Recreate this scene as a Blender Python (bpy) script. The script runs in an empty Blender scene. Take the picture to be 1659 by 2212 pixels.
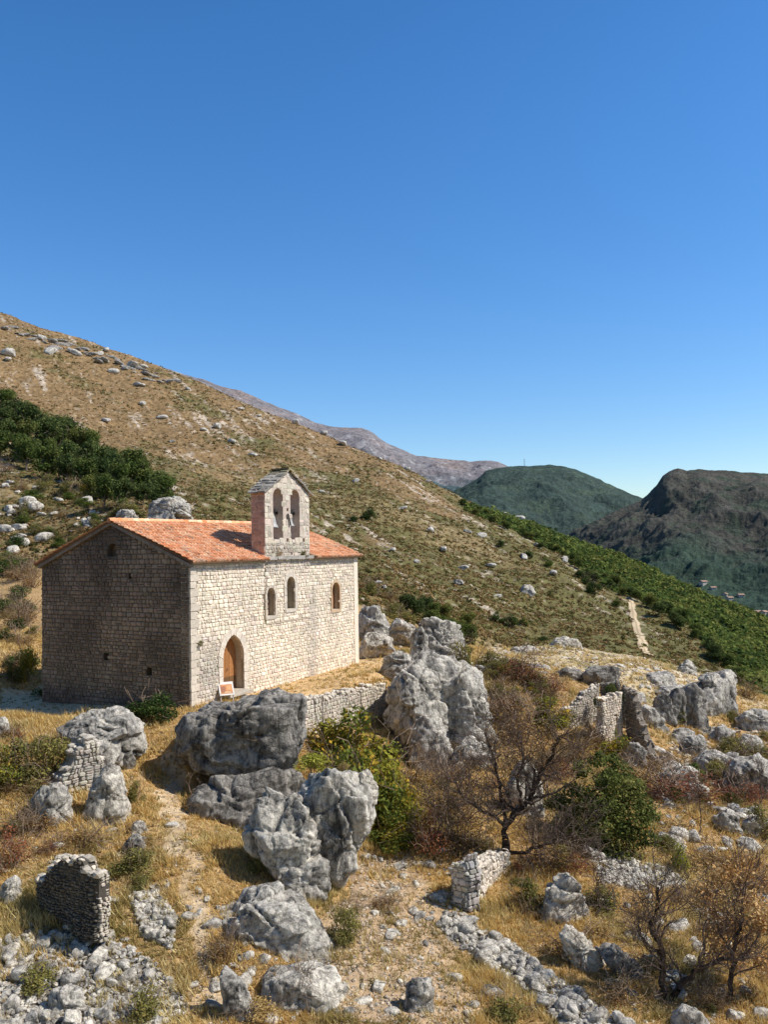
import bpy, bmesh, math, random
import numpy as np
from math import radians, pi, sin, cos
from mathutils import Vector, Matrix
from mathutils.geometry import tessellate_polygon

random.seed(11)
rng = np.random.default_rng(11)
scene = bpy.context.scene
col = scene.collection

# ------------------------------------------------------------------ camera
F, CX, CY, CAMZ = 1790.0, 829.5, 1106.0, 7.2
R3 = Matrix.Rotation(pi / 2 + radians(2.2), 3, 'X') @ Matrix.Rotation(radians(-0.97), 3, 'Z')
RN = np.array(R3)
CAM = np.array([0.0, 0.0, CAMZ])
cam_data = bpy.data.cameras.new('camera')
cam_data.sensor_fit = 'HORIZONTAL'
cam_data.sensor_width = 36.0
cam_data.lens = 36.0 * F / 1659.0
cam_data.clip_start, cam_data.clip_end = 0.5, 30000.0
cam = bpy.data.objects.new('camera', cam_data)
cam.rotation_euler = R3.to_euler()
cam.location = CAM
col.objects.link(cam)
scene.camera = cam


def ray(u, v):
    d = RN @ np.array([(u - CX) / F, -(v - CY) / F, -1.0])
    return d / d[1]


def at(u, v, Y):
    """world point seen in direction (u, v) at distance Y"""
    d = ray(u, v)
    return np.array([d[0] * Y, Y, CAMZ + d[2] * Y])


def proj(P):
    Q = (np.asarray(P, float) - CAM) @ RN
    return CX + F * Q[..., 0] / -Q[..., 2], CY - F * Q[..., 1] / -Q[..., 2]


# ------------------------------------------------------------------ noise
_perm = np.random.default_rng(3).permutation(4096).astype(np.int64)
_grad = np.random.default_rng(4).normal(size=(4096, 3))
_grad /= np.linalg.norm(_grad, axis=1)[:, None]


def _h(i, j, k):
    return _perm[(_perm[(_perm[i & 4095] + j) & 4095] + k) & 4095]


def perlin(P):
    P = np.asarray(P, float)
    I = np.floor(P).astype(np.int64)
    f = P - I
    w = f * f * f * (f * (f * 6 - 15) + 10)
    out = np.zeros(P.shape[0])
    for dx in (0, 1):
        for dy in (0, 1):
            for dz in (0, 1):
                g = _grad[_h(I[:, 0] + dx, I[:, 1] + dy, I[:, 2] + dz)]
                d = g[:, 0] * (f[:, 0] - dx) + g[:, 1] * (f[:, 1] - dy) + g[:, 2] * (f[:, 2] - dz)
                out += d * (w[:, 0] if dx else 1 - w[:, 0]) * (w[:, 1] if dy else 1 - w[:, 1]) * (w[:, 2] if dz else 1 - w[:, 2])
    return out * 1.5


def fbm(P, octv=4, gain=.5, ridged=False):
    P = np.asarray(P, float)
    a, s, out, tot = 1.0, 1.0, 0, 0
    for o in range(octv):
        n = perlin(P * s + 17.3 * o)
        if ridged:
            n = 1 - 2 * np.abs(n)
        out = out + a * n
        tot += a
        a *= gain
        s *= 2.03
    return out / tot


def xy3(X, Y, s, k=0.0):
    return np.stack([X / s, Y / s, np.full_like(X, k)], 1)


def sstep(a, b, x):
    t = np.clip((x - a) / (b - a), 0, 1)
    return t * t * (3 - 2 * t)


def in_poly(x, y, poly):
    x, y = np.asarray(x, float), np.asarray(y, float)
    r = np.zeros(x.shape, bool)
    n = len(poly)
    for i in range(n):
        (x1, y1), (x2, y2) = poly[i], poly[(i + 1) % n]
        c = ((y1 > y) != (y2 > y)) & (x < (x2 - x1) * (y - y1) / ((y2 - y1) + 1e-12) + x1)
        r ^= c
    return r


# ------------------------------------------------------------------ mesh helpers
def mesh_np(name, V, faces, cols=None, mat=None, smooth=False):
    """faces: (n,k) int array, or list of index lists"""
    me = bpy.data.meshes.new(name)
    V = np.asarray(V, np.float32)
    me.vertices.add(len(V))
    me.vertices.foreach_set('co', V.ravel())
    if isinstance(faces, np.ndarray):
        n, k = faces.shape
        me.loops.add(n * k)
        me.loops.foreach_set('vertex_index', faces.ravel().astype(np.int32))
        me.polygons.add(n)
        me.polygons.foreach_set('loop_start', np.arange(0, n * k, k, dtype=np.int32))
    else:
        tot = np.array([len(f) for f in faces], np.int32)
        me.loops.add(int(tot.sum()))
        me.loops.foreach_set('vertex_index', np.concatenate([np.asarray(f, np.int32) for f in faces]))
        me.polygons.add(len(faces))
        me.polygons.foreach_set('loop_start', np.concatenate([[0], np.cumsum(tot)[:-1]]).astype(np.int32))
        n = len(faces)
    me.polygons.foreach_set('use_smooth', np.full(n, smooth, bool))
    if cols is not None:
        C = np.ones((len(V), 4), np.float32)
        C[:, :3] = np.clip(cols, 0, 1)
        a = me.color_attributes.new('Col', 'FLOAT_COLOR', 'POINT')
        a.data.foreach_set('color', C.ravel())
    me.update(calc_edges=True)
    me.validate()
    if mat:
        me.materials.append(mat)
    return me


def link(name, me, parent=None, loc=None, rot=None, scale=None):
    o = bpy.data.objects.new(name, me)
    col.objects.link(o)
    if parent is not None:
        o.parent = parent
    if loc is not None:
        o.location = loc
    if rot is not None:
        o.rotation_euler = rot
    if scale is not None:
        o.scale = scale if hasattr(scale, '__len__') else (scale,) * 3
    return o


def tag(o, label=None, cat=None, group=None, kind=None):
    for k, x in (('label', label), ('category', cat), ('group', group), ('kind', kind)):
        if x:
            o[k] = x
    return o


class MB:
    """collects coloured pieces of ONE mesh"""
    def __init__(self):
        self.v, self.f, self.c, self.n = [], [], [], 0

    def add(self, V, Fs, c):
        V = np.asarray(V, float)
        self.v.append(V)
        C = np.asarray(c, float)
        self.c.append(np.broadcast_to(C, (len(V), 3)) if C.ndim == 1 else C)
        self.f += [[i + self.n for i in f] for f in Fs]
        self.n += len(V)

    def box(self, lo, hi, c, jit=0.0):
        (x0, y0, z0), (x1, y1, z1) = lo, hi
        V = np.array([[x, y, z] for x in (x0, x1) for y in (y0, y1) for z in (z0, z1)], float)
        if jit:
            V += np.random.default_rng(self.n + 5).normal(size=V.shape) * jit
        self.add(V, [(0, 1, 3, 2), (4, 6, 7, 5), (0, 4, 5, 1), (2, 3, 7, 6), (0, 2, 6, 4), (1, 5, 7, 3)], c)

    def tube(self, pts, rad, c, sides=6, cap=True):
        pts = [Vector(p) for p in pts]
        n = len(pts)
        rad = rad if hasattr(rad, '__len__') else [rad] * n
        V, Fs = [], []
        for i, p in enumerate(pts):
            t = (pts[min(i + 1, n - 1)] - pts[max(i - 1, 0)]).normalized()
            a = t.orthogonal().normalized() if i == 0 else (a - t * a.dot(t)).normalized()
            b = t.cross(a)
            for k in range(sides):
                th = 2 * pi * k / sides
                V.append(p + (a * cos(th) + b * sin(th)) * rad[i])
        for i in range(n - 1):
            for k in range(sides):
                k2 = (k + 1) % sides
                Fs.append((i * sides + k, i * sides + k2, (i + 1) * sides + k2, (i + 1) * sides + k))
        if cap:
            Fs.append(tuple(range(sides))[::-1])
            Fs.append(tuple((n - 1) * sides + k for k in range(sides)))
        self.add([tuple(v) for v in V], Fs, c)

    def lathe(self, prof, c, sides=16, off=(0, 0, 0)):
        V, Fs = [], []
        for r, z in prof:
            for k in range(sides):
                V.append((off[0] + r * cos(2 * pi * k / sides), off[1] + r * sin(2 * pi * k / sides), off[2] + z))
        for i in range(len(prof) - 1):
            for k in range(sides):
                k2 = (k + 1) % sides
                Fs.append((i * sides + k, i * sides + k2, (i + 1) * sides + k2, (i + 1) * sides + k))
        self.add(V, Fs, c)

    def plate(self, outer, holes, y0, y1, c, to=None):
        """solid slab in the xz plane from y0 to y1, with holes"""
        loops = [outer] + list(holes)
        flat = [p for l in loops for p in l]
        tri = tessellate_polygon([[Vector((p[0], p[1], 0)) for p in l] for l in loops])
        n = len(flat)
        V = [(p[0], y0, p[1]) for p in flat] + [(p[0], y1, p[1]) for p in flat]
        Fs = [tuple(t) for t in tri] + [tuple(i + n for i in t)[::-1] for t in tri]
        s = 0
        for l in loops:
            m = len(l)
            for i in range(m):
                a, b = s + i, s + (i + 1) % m
                Fs.append((a, b, b + n, a + n))
            s += m
        V = np.array(V, float)
        if to is not None:
            V = to(V)
        self.add(V, Fs, c)

    def build(self, name, mat, parent=None, smooth=False, **k):
        V = np.concatenate(self.v) if self.v else np.zeros((0, 3))
        me = mesh_np(name, V, self.f, np.concatenate(self.c), mat, smooth)
        bm = bmesh.new()
        bm.from_mesh(me)
        bmesh.ops.recalc_face_normals(bm, faces=bm.faces)
        bm.to_mesh(me)
        bm.free()
        return link(name, me, parent, **k)


# ------------------------------------------------------------------ materials
def new_mat(name):
    m = bpy.data.materials.new(name)
    m.use_nodes = True
    nt = m.node_tree
    nt.nodes.clear()
    out = nt.nodes.new('ShaderNodeOutputMaterial')
    return m, nt, out


def N(nt, kind, **kw):
    n = nt.nodes.new(kind)
    for k, v in kw.items():
        setattr(n, k, v)
    return n


def noise_node(nt, vec, scale, detail=6, rough=.6, dist=0.0):
    n = N(nt, 'ShaderNodeTexNoise')
    n.inputs['Scale'].default_value = scale
    n.inputs['Detail'].default_value = detail
    n.inputs['Roughness'].default_value = rough
    n.inputs['Distortion'].default_value = dist
    nt.links.new(vec, n.inputs['Vector'])
    return n.outputs['Fac']


def ramp(nt, fac, stops):
    r = N(nt, 'ShaderNodeValToRGB')
    els = r.color_ramp.elements
    while len(els) < len(stops):
        els.new(.5)
    for e, (p, c) in zip(els, stops):
        e.position = p
        e.color = (*c, 1) if len(c) == 3 else c
    nt.links.new(fac, r.inputs['Fac'])
    return r.outputs['Color']


def mixc(nt, fac, a, b, blend='MIX'):
    m = N(nt, 'ShaderNodeMix', data_type='RGBA', blend_type=blend)
    for sock, x in ((m.inputs[0], fac), (m.inputs[6], a), (m.inputs[7], b)):
        if isinstance(x, (int, float)):
            sock.default_value = x
        elif isinstance(x, tuple):
            sock.default_value = (*x, 1)
        else:
            nt.links.new(x, sock)
    return m.outputs[2]


def bump(nt, height, strength, dist, normal=None):
    b = N(nt, 'ShaderNodeBump')
    b.inputs['Strength'].default_value = strength
    b.inputs['Distance'].default_value = dist
    nt.links.new(height, b.inputs['Height'])
    if normal is not None:
        nt.links.new(normal, b.inputs['Normal'])
    return b.outputs['Normal']


def principled(nt, out, color, rough=.9, normal=None, spec=.2, metal=0.0):
    p = N(nt, 'ShaderNodeBsdfPrincipled')
    if isinstance(color, tuple):
        p.inputs['Base Color'].default_value = (*color, 1)
    else:
        nt.links.new(color, p.inputs['Base Color'])
    p.inputs['Roughness'].default_value = rough
    p.inputs['Specular IOR Level'].default_value = spec
    p.inputs['Metallic'].default_value = metal
    if normal is not None:
        nt.links.new(normal, p.inputs['Normal'])
    nt.links.new(p.outputs[0], out.inputs['Surface'])
    return p


def attr_col(nt):
    a = N(nt, 'ShaderNodeAttribute', attribute_name='Col')
    return a.outputs['Color']


def geo_pos(nt):
    return N(nt, 'ShaderNodeNewGeometry').outputs['Position']


def mat_attr(name, rough=.9, nscale=3.0, nlo=.75, nhi=1.25, bumps=((8, .5, .05),), spec=.15):
    """vertex colour broken up by two scales of noise, with bump"""
    m, nt, out = new_mat(name)
    c, pos = attr_col(nt), geo_pos(nt)
    n1 = noise_node(nt, pos, nscale, 8, .65)
    c = mixc(nt, 1.0, c, ramp(nt, n1, [(.3, (nlo,) * 3), (.7, (nhi,) * 3)]), 'MULTIPLY')
    nrm = None
    for s, st, d in bumps:
        nrm = bump(nt, noise_node(nt, pos, s, 8, .65), st, d, nrm)
    principled(nt, out, c, rough, nrm, spec)
    return m


M = {}
M['ground'] = mat_attr('ground soil and dry grass', nscale=5, nlo=.62, nhi=1.35, bumps=((2.2, .6, .25), (14, .6, .06)))
M['hill'] = mat_attr('hillside scrub', nscale=.35, nlo=.72, nhi=1.3, bumps=((.5, .7, .8),))
M['far'] = mat_attr('far mountain', nscale=.02, nlo=.7, nhi=1.3, bumps=((.03, .8, 12), (.12, .7, 4)))
M['masonry'] = mat_attr('masonry stone', nscale=9, nlo=.74, nhi=1.2, bumps=((22, .5, .03),))
M['tile'] = mat_attr('clay roof tile', nscale=16, nlo=.75, nhi=1.22, bumps=((40, .3, .01),), spec=.1)
M['wood'] = mat_attr('old wood', nscale=12, nlo=.7, nhi=1.25, bumps=((40, .3, .01),))
M['metal'] = mat_attr('painted metal', nscale=6, nlo=.9, nhi=1.08, bumps=((30, .1, .005),), rough=.5, spec=.4)
M['grass'] = mat_attr('dry grass', nscale=1.5, nlo=.75, nhi=1.25, bumps=())
M['bark'] = mat_attr('bark', nscale=14, nlo=.6, nhi=1.3, bumps=((30, .6, .02),))


def mat_leaf():
    m, nt, out = new_mat('foliage')
    c = attr_col(nt)
    oi = N(nt, 'ShaderNodeObjectInfo')
    c = mixc(nt, 1.0, c, ramp(nt, oi.outputs['Random'], [(0, (.8, .82, .8)), (1, (1.2, 1.15, 1.05))]), 'MULTIPLY')
    d = N(nt, 'ShaderNodeBsdfDiffuse')
    t = N(nt, 'ShaderNodeBsdfTranslucent')
    mx = N(nt, 'ShaderNodeMixShader')
    mx.inputs[0].default_value = .28
    nt.links.new(c, d.inputs[0])
    nt.links.new(c, t.inputs[0])
    nt.links.new(d.outputs[0], mx.inputs[1])
    nt.links.new(t.outputs[0], mx.inputs[2])
    nt.links.new(mx.outputs[0], out.inputs['Surface'])
    return m


M['leaf'] = mat_leaf()


def mat_rock(name, pale, mid, dark, scale=1.0, warm=(.30, .20, .12)):
    """limestone: pale faces, dark lichen and water streaks, rusty patches, pitted surface"""
    m, nt, out = new_mat(name)
    pos = geo_pos(nt)
    mp = N(nt, 'ShaderNodeMapping')
    mp.inputs['Scale'].default_value = (1, 1, .45)
    nt.links.new(pos, mp.inputs['Vector'])
    st = mp.outputs[0]
    n1 = noise_node(nt, st, .85 * scale, 10, .72, .5)
    c = ramp(nt, n1, [(.35, dark), (.43, mid), (.53, pale), (.85, tuple(min(1, x * 1.12) for x in pale))])
    n2 = noise_node(nt, pos, 5.5 * scale, 8, .7)
    c = mixc(nt, 1.0, c, ramp(nt, n2, [(.37, (.46, .455, .45)), (.5, (.97,) * 3), (.66, (1.16, 1.15, 1.12))]), 'MULTIPLY')
    n3 = noise_node(nt, pos, .9 * scale, 6, .7, .6)
    c = mixc(nt, ramp(nt, n3, [(.63, (0, 0, 0)), (.74, (.55,) * 3)]), c, warm)
    n4 = noise_node(nt, pos, 26 * scale, 4, .7)
    c = mixc(nt, 1.0, c, ramp(nt, n4, [(.36, (.62,) * 3), (.5, (1, 1, 1))]), 'MULTIPLY')
    ms = N(nt, 'ShaderNodeMapping')
    ms.inputs['Scale'].default_value = (1, 1, .10)
    nt.links.new(pos, ms.inputs['Vector'])
    fl = noise_node(nt, ms.outputs[0], 3.2 * scale, 5, .7, .2)
    c = mixc(nt, .8, c, ramp(nt, fl, [(.36, (.34, .335, .33)), (.50, (1, 1, 1)), (.68, (1.1, 1.1, 1.09))]), 'MULTIPLY')
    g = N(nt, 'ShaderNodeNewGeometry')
    c = mixc(nt, 1.0, c, ramp(nt, g.outputs['Pointiness'], [(.43, (.5,) * 3), (.5, (1,) * 3), (.57, (1.18,) * 3)]), 'MULTIPLY')  # crevices shaded and edges lightened in the colour itself
    ds = N(nt, 'ShaderNodeTexNoise')
    ds.inputs['Scale'].default_value = 1.6 * scale
    ds.inputs['Detail'].default_value = 5
    nt.links.new(pos, ds.inputs['Vector'])
    dv = N(nt, 'ShaderNodeVectorMath', operation='SCALE')
    dv.inputs['Scale'].default_value = 1.5 / scale
    nt.links.new(ds.outputs['Color'], dv.inputs[0])
    da = N(nt, 'ShaderNodeVectorMath', operation='ADD')
    nt.links.new(pos, da.inputs[0])
    nt.links.new(dv.outputs[0], da.inputs[1])
    vo = N(nt, 'ShaderNodeTexVoronoi', feature='DISTANCE_TO_EDGE')
    vo.inputs['Scale'].default_value = .62 * scale
    nt.links.new(da.outputs[0], vo.inputs['Vector'])
    crk = ramp(nt, vo.outputs['Distance'], [(0.0, (.25,) * 3), (.035, (.8,) * 3), (.08, (1,) * 3)])
    c = mixc(nt, .45, c, crk, 'MULTIPLY')
    nrm = bump(nt, fl, .5, .14 / scale)
    nrm = bump(nt, crk, .5, .1 / scale, nrm)
    nrm = bump(nt, noise_node(nt, st, 2.6 * scale, 9, .7, .3), .7, .2 / scale, nrm)
    nrm = bump(nt, noise_node(nt, pos, 13 * scale, 7, .7), .7, .05 / scale, nrm)
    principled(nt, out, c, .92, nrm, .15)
    return m


M['rock'] = mat_rock('grey limestone', (.66, .615, .54), (.46, .43, .385), (.11, .105, .098))
M['rock_dark'] = mat_rock('dark weathered and shaded limestone', (.40, .37, .33), (.25, .232, .21), (.06, .056, .052))  # darker limestone, also used to put shade into shadowed rocks
M['rock_pale'] = mat_rock('pale limestone', (.74, .68, .58), (.55, .50, .43), (.17, .155, .14), 1.4)
M['rock_far'] = mat_rock('hillside limestone', (.60, .54, .46), (.48, .43, .37), (.2, .18, .15), .35)
M['rock_warm'] = mat_rock('weathered warm stone', (.66, .55, .42), (.50, .40, .30), (.26, .2, .15), 2.0)

# ------------------------------------------------------------------ terrain: one sheet from the foreground to the hill crest
CTRL = [
 # foreground slope, near to far (direction u, v and distance)
 (-300,2600,14),(200,2600,14.5),(800,2600,15),(1300,2620,15),(1900,2600,16),
 (-300,2230,19),(0,2205,19.5),(430,2200,20),(900,2205,20.2),(1300,2205,20.8),(1659,2190,22),(2000,2180,23),
 (-250,2000,22),(0,2000,22.5),(250,2000,23),(430,1990,23.2),(700,2060,22.6),(850,1990,25),(1000,2000,25.6),(1200,2000,26),(1400,2000,26.6),(1659,2000,27.6),(2000,2000,29),
 (-250,1800,26),(0,1800,26.4),(250,1800,27),(430,1790,27.4),(520,1830,27),(720,1940,25.4),(850,1850,29),(950,1800,30.5),(1100,1800,31.5),(1300,1800,33),(1500,1800,34),(1659,1800,35.5),(2000,1800,38),
 (-250,1650,29.5),(0,1650,30),(150,1640,30.5),(330,1640,32),(420,1690,31.6),(560,1720,31.2),(700,1700,31.5),(760,1720,33),(900,1700,36),(1100,1680,37.5),(1300,1690,38),(1500,1690,40),(1659,1690,41),(2000,1690,43),
 (-250,1560,34),(0,1560,35),(100,1520,38.2),(250,1528,36.6),(360,1560,34.6),(430,1575,34.0),
 (700,1575,37.5),(800,1565,39.5),(880,1640,40),(1000,1620,41),(1150,1590,43),(1300,1590,44.5),(1450,1620,45),(1580,1590,48.5),(1659,1610,47),(2000,1620,48),
 (-250,1480,42),(0,1470,43),(-250,1400,52),(0,1400,53),(60,1480,43.5),
 # terrace of the chapel, at z = 0
 (480,1528,36.9),(560,1506,39.2),(640,1522,37.6),(640,1475,43),(720,1500,39.9),(740,1440,49),(830,1474,43.2),(800,1425,51.6),(850,1412,54),(300,1505,39.2),(200,1440,50),(450,1400,58),
 # rocky plateau to the right of it
 (900,1420,55),(960,1400,60),(1050,1440,50),(1100,1460,48.5),(1100,1405,59),(1180,1430,54),(1220,1395,66),(1300,1440,55),(1300,1410,63),(1400,1440,57),(1400,1425,65),(1400,1510,50),(1480,1450,60),(1500,1500,53),(1560,1475,57),(1590,1490,58),(1659,1510,58),(1800,1550,58),
 (1230,1510,48),(1330,1540,47),(1180,1520,46.5),
 # saddle behind the plateau
 (1000,1450,90),(1150,1450,92),(1300,1475,92),(1450,1510,92),(1600,1550,90),(1900,1640,90),
 # hill foot
 (800,1375,64),(850,1345,80),(780,1300,98),(900,1310,110),(980,1370,100),(1000,1330,125),(1100,1380,135),(1300,1380,150),(1450,1410,160),(1540,1440,160),
 (0,1300,75),(-250,1330,70),(60,1230,92),(0,1150,120),(200,1180,105),(300,1110,115),(450,1160,110),(-300,1150,125),(600,1200,120),(700,1250,110),
 (1100,1250,220),(1200,1260,225),(1300,1335,195),(1380,1335,205),(1400,1380,172),(900,1200,205),(1000,1150,280),(800,1120,250),(500,1100,190),
 # slope and crest of the hill
 (-300,900,300),(0,1000,215),(200,1010,250),(0,850,380),(200,860,430),(400,1000,310),(400,900,440),(600,1000,370),(800,1050,350),(600,930,480),
 (-300,560,660),(0,681,660),(200,744,640),(300,778,630),(400,814,620),(480,846,612),(550,882,600),(640,920,580),(700,944,560),(770,972,530),(850,1006,500),(930,1045,450),(1000,1086,410),
 (1100,1142,360),(1200,1194,320),(1270,1242,290),(1365,1292,250),(1480,1345,210),(1570,1435,165),(1650,1490,150),(1900,1600,150),
 # wooded flank beyond the spur
 (1050,1109,520),(1100,1124,560),(1200,1166,530),(1300,1204,490),(1400,1241,450),(1500,1280,410),(1600,1323,375),(1659,1348,355),(2000,1494,300),(1450,1304,290),(1550,1369,250),(1640,1424,220),
 # behind the crest
 (-300,800,1050),(0,900,1050),(400,1000,1000),(700,1100,900),(1000,1200,760),(1200,1260,760),(1400,1330,650),(1659,1440,560),(2000,1600,460),
]


def rbf_fit(pts):
    W = np.array([at(*p) for p in pts])
    A = np.stack([W[:, 0] / W[:, 1] * F / 100, np.log(W[:, 1]) * 8], 1)
    e = (W[:, 2] - CAMZ) / W[:, 1]
    D = np.sqrt(((A[:, None] - A[None]) ** 2).sum(-1) + .5)
    n = len(A)
    K = np.zeros((n + 3, n + 3))
    K[:n, :n] = -D + np.eye(n) * .02
    K[:n, n], K[:n, n + 1:] = 1, A
    K[n, :n], K[n + 1:, :n] = 1, A.T
    s = np.linalg.solve(K, np.concatenate([e, np.zeros(3)]))

    def ev(a, l):
        Q = np.stack([a * F / 100, l * 8], 1)
        out = np.zeros(len(Q))
        for i in range(0, len(Q), 20000):
            q = Q[i:i + 20000]
            d = np.sqrt(((q[:, None] - A[None]) ** 2).sum(-1) + .5)
            out[i:i + 20000] = -d @ s[:n] + s[n] + q @ s[n + 1:]
        return out
    return ev


NA, NL = 760, 820
AG = np.linspace((-420 - CX) / F, (2080 - CX) / F, NA)
LG = np.linspace(math.log(13.5), math.log(1040), NL)
ev = rbf_fit(CTRL)
CA, CL = np.linspace(AG[0], AG[-1], 190), np.linspace(LG[0], LG[-1], 205)
ca, cl = np.meshgrid(CA, CL)
Ec = ev(ca.ravel(), cl.ravel()).reshape(205, 190)


def bil(T, ga, gl, a, l):
    fa = np.clip((a - ga[0]) / (ga[1] - ga[0]), 0, len(ga) - 1.001)
    fl = np.clip((l - gl[0]) / (gl[1] - gl[0]), 0, len(gl) - 1.001)
    i, j = fa.astype(int), fl.astype(int)
    fa, fl = fa - i, fl - j
    return (T[j, i] * (1 - fa) + T[j, i + 1] * fa) * (1 - fl) + (T[j + 1, i] * (1 - fa) + T[j + 1, i + 1] * fa) * fl


aa, ll = np.meshgrid(AG, LG)
TY = np.exp(ll).ravel()
TX = aa.ravel() * TY
TZ = CAMZ + bil(Ec, CA, CL, aa.ravel(), ll.ravel()) * TY

# chapel frame (needed to keep its terrace level)
TH = radians(28.0)
D1 = np.array([sin(TH), cos(TH), 0.0])        # along the long wall
D2 = np.array([-cos(TH), sin(TH), 0.0])       # along the gable wall
PA = at(413, 1527, 37.0)
PA[2] = 0.0


def solve_len(d, u):
    lo, hi = 0.0, 40.0
    for _ in range(60):
        m = (lo + hi) / 2
        uu = proj(PA + d * m)[0]
        if (uu < u) == (d is D1):
            lo = m
        else:
            hi = m
    return lo


LEN, WID = solve_len(D1, 773), solve_len(D2, 91)

rel = np.stack([TX, TY], 1) - PA[:2]
lx, ly = rel @ D1[:2], rel @ D2[:2]
flat = sstep(4.5, 2.5, np.maximum(np.maximum(-lx - .3, lx - LEN), np.maximum(-ly + .3, ly - WID)))
TZ = TZ * (1 - flat * .8) + (0.0 - .12 * sstep(0, WID, ly) * 4) * flat * .8
near = sstep(105, 60, TY)
amp = 1 - .75 * flat
for s, A_, oc in ((6, .35, 3), (1.6, .13, 3), (.5, .05, 2)):
    w = sstep(s * 60, s * 22, TY)
    TZ += w * A_ * amp * fbm(xy3(TX, TY, s, 2.2), oc)
for s, A_, oc, rd in ((22, 1.5, 4, True), (70, 4.2, 4, True), (9, .6, 3, False)):
    w = sstep(85, 150, TY) * sstep(s * 90, s * 25, TY)
    TZ += w * A_ * (fbm(xy3(TX, TY, s, 5.1), oc, ridged=rd) - (.55 if rd else 0))
# the ground drops in front of the terrace's retaining wall
wa, wb = at(640, 1524, 36.3)[:2], at(834, 1477, 42.6)[:2]
wd_ = (wb - wa) / np.linalg.norm(wb - wa)
wl = (np.stack([TX, TY], 1) - wa) @ wd_
wf = (np.stack([TX, TY], 1) - wa) @ np.array([wd_[1], -wd_[0]])
drop = sstep(-.25, .15, wf) * sstep(5.5, 1.5, wf) * sstep(-.6, .6, wl) * sstep(np.linalg.norm(wb - wa) + 1.6, np.linalg.norm(wb - wa), wl)
TZ = np.where(drop > 0, np.minimum(TZ, TZ * (1 - drop) + (-1.35 - .10 * np.clip(wl, 0, 9)) * drop), TZ)
TE = ((TZ - CAMZ) / TY).reshape(NL, NA)


def ground_z(x, y):
    x, y = np.atleast_1d(np.asarray(x, float)), np.atleast_1d(np.asarray(y, float))
    return CAMZ + bil(TE, AG, LG, x / y, np.log(y)) * y


def gz(x, y):
    return float(ground_z(x, y)[0])


_emax = np.maximum.accumulate(TE, axis=0)


def hits(U, Vv):
    """world points where the lines of sight meet the ground; nan where they miss"""
    U, Vv = np.atleast_1d(np.asarray(U, float)), np.atleast_1d(np.asarray(Vv, float))
    d = np.stack([(U - CX) / F, -(Vv - CY) / F, -np.ones_like(U)], 1) @ RN.T
    a, e = d[:, 0] / d[:, 1], d[:, 2] / d[:, 1]
    ia = np.clip(np.round((a - AG[0]) / (AG[1] - AG[0])).astype(int), 0, NA - 1)
    out = np.full((len(U), 3), np.nan)
    for k in range(len(U)):
        c = _emax[:, ia[k]]
        j = int(np.searchsorted(c, e[k]))
        if j <= 0 or j >= NL:
            continue
        t = (e[k] - c[j - 1]) / max(c[j] - c[j - 1], 1e-9)
        Y = math.exp(LG[j - 1] + t * (LG[j] - LG[j - 1]))
        out[k] = (a[k] * Y, Y, CAMZ + e[k] * Y)
    return out


def hit(u, v):
    for dv in range(0, 400, 4):
        h = hits(u, v + dv)[0]
        if not np.isnan(h[0]):
            return h
    return at(u, v, 300)


def zone(px):
    """a patch of ground, as a polygon on the map"""
    P = hits([p[0] for p in px], [p[1] for p in px])
    return [tuple(p[:2]) for p in P if not np.isnan(p[0])]


def zmask(px, soft=.6):
    poly = zone(px)
    q = np.array(poly)
    k = np.where((TX > q[:, 0].min() - 3 * soft) & (TX < q[:, 0].max() + 3 * soft) & (TY > q[:, 1].min() - 4 * soft) & (TY < q[:, 1].max() + 4 * soft))[0]
    out = np.zeros(len(TX))
    if len(k):
        x, y = TX[k], TY[k]
        nx = fbm(xy3(x, y, soft * 3, 1.0), 3) * soft
        ny = fbm(xy3(x, y, soft * 3, 9.0), 3) * soft
        out[k] = in_poly(x + nx * 1.6, y + ny * 2.5, poly)
    return out


def lerp(C, c, w):
    w = np.clip(w, 0, 1)[:, None]
    return C * (1 - w) + np.asarray(c) * w


# --- ground colours (real base colours; light is left to the sun)
n_a, n_b, n_c = fbm(xy3(TX, TY, 2.4), 4), fbm(xy3(TX, TY, .7, 3), 3), fbm(xy3(TX, TY, 7, 6), 3)
TU, TV = proj(np.stack([TX, TY, TZ], 1))
C = np.tile(np.array([.47, .30, .135]), (len(TX), 1))
C = lerp(C, (.50, .33, .15), sstep(.0, .5, n_a))
C = lerp(C, (.72, .55, .32), sstep(.1, .5, n_b) * .5)
C = lerp(C, (.20, .17, .07), sstep(.15, .45, n_c + .3 * n_b) * .6)
rightside = sstep(2, 10, TX - (TY - 24) * .1) * near
C = lerp(C, (.36, .24, .13), rightside * sstep(-.25, .35, n_c) * .65)
GR = np.ones(len(TX)) * near              # how much dry grass grows here
PALE = (.60, .49, .36)
Z_PATH = [(375,1590),(420,1600),(385,1700),(400,1780),(436,1850),(446,1950),(456,2060),(480,2212),(420,2212),(428,2060),(426,1950),(400,1870),(345,1780),(335,1690),(360,1620)]
Z_SCREE = [(780,1850),(900,1860),(930,1960),(960,2080),(1030,2212),(720,2212),(700,2100),(720,2000)]
Z_TERR = [(470,1535),(655,1512),(830,1470),(860,1420),(780,1412),(640,1462),(540,1495)]
Z_YARD = [(0,1490),(100,1478),(260,1500),(330,1530),(240,1528),(130,1545),(60,1545),(0,1540)]
Z_PLAT = [(1050,1400),(1200,1390),(1300,1405),(1420,1425),(1500,1440),(1590,1480),(1560,1500),(1400,1500),(1340,1480),(1180,1440),(1060,1430)]
Z_SAND = [(1590,1490),(1659,1500),(1800,1560),(1800,1600),(1659,1590),(1600,1580)]
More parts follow.
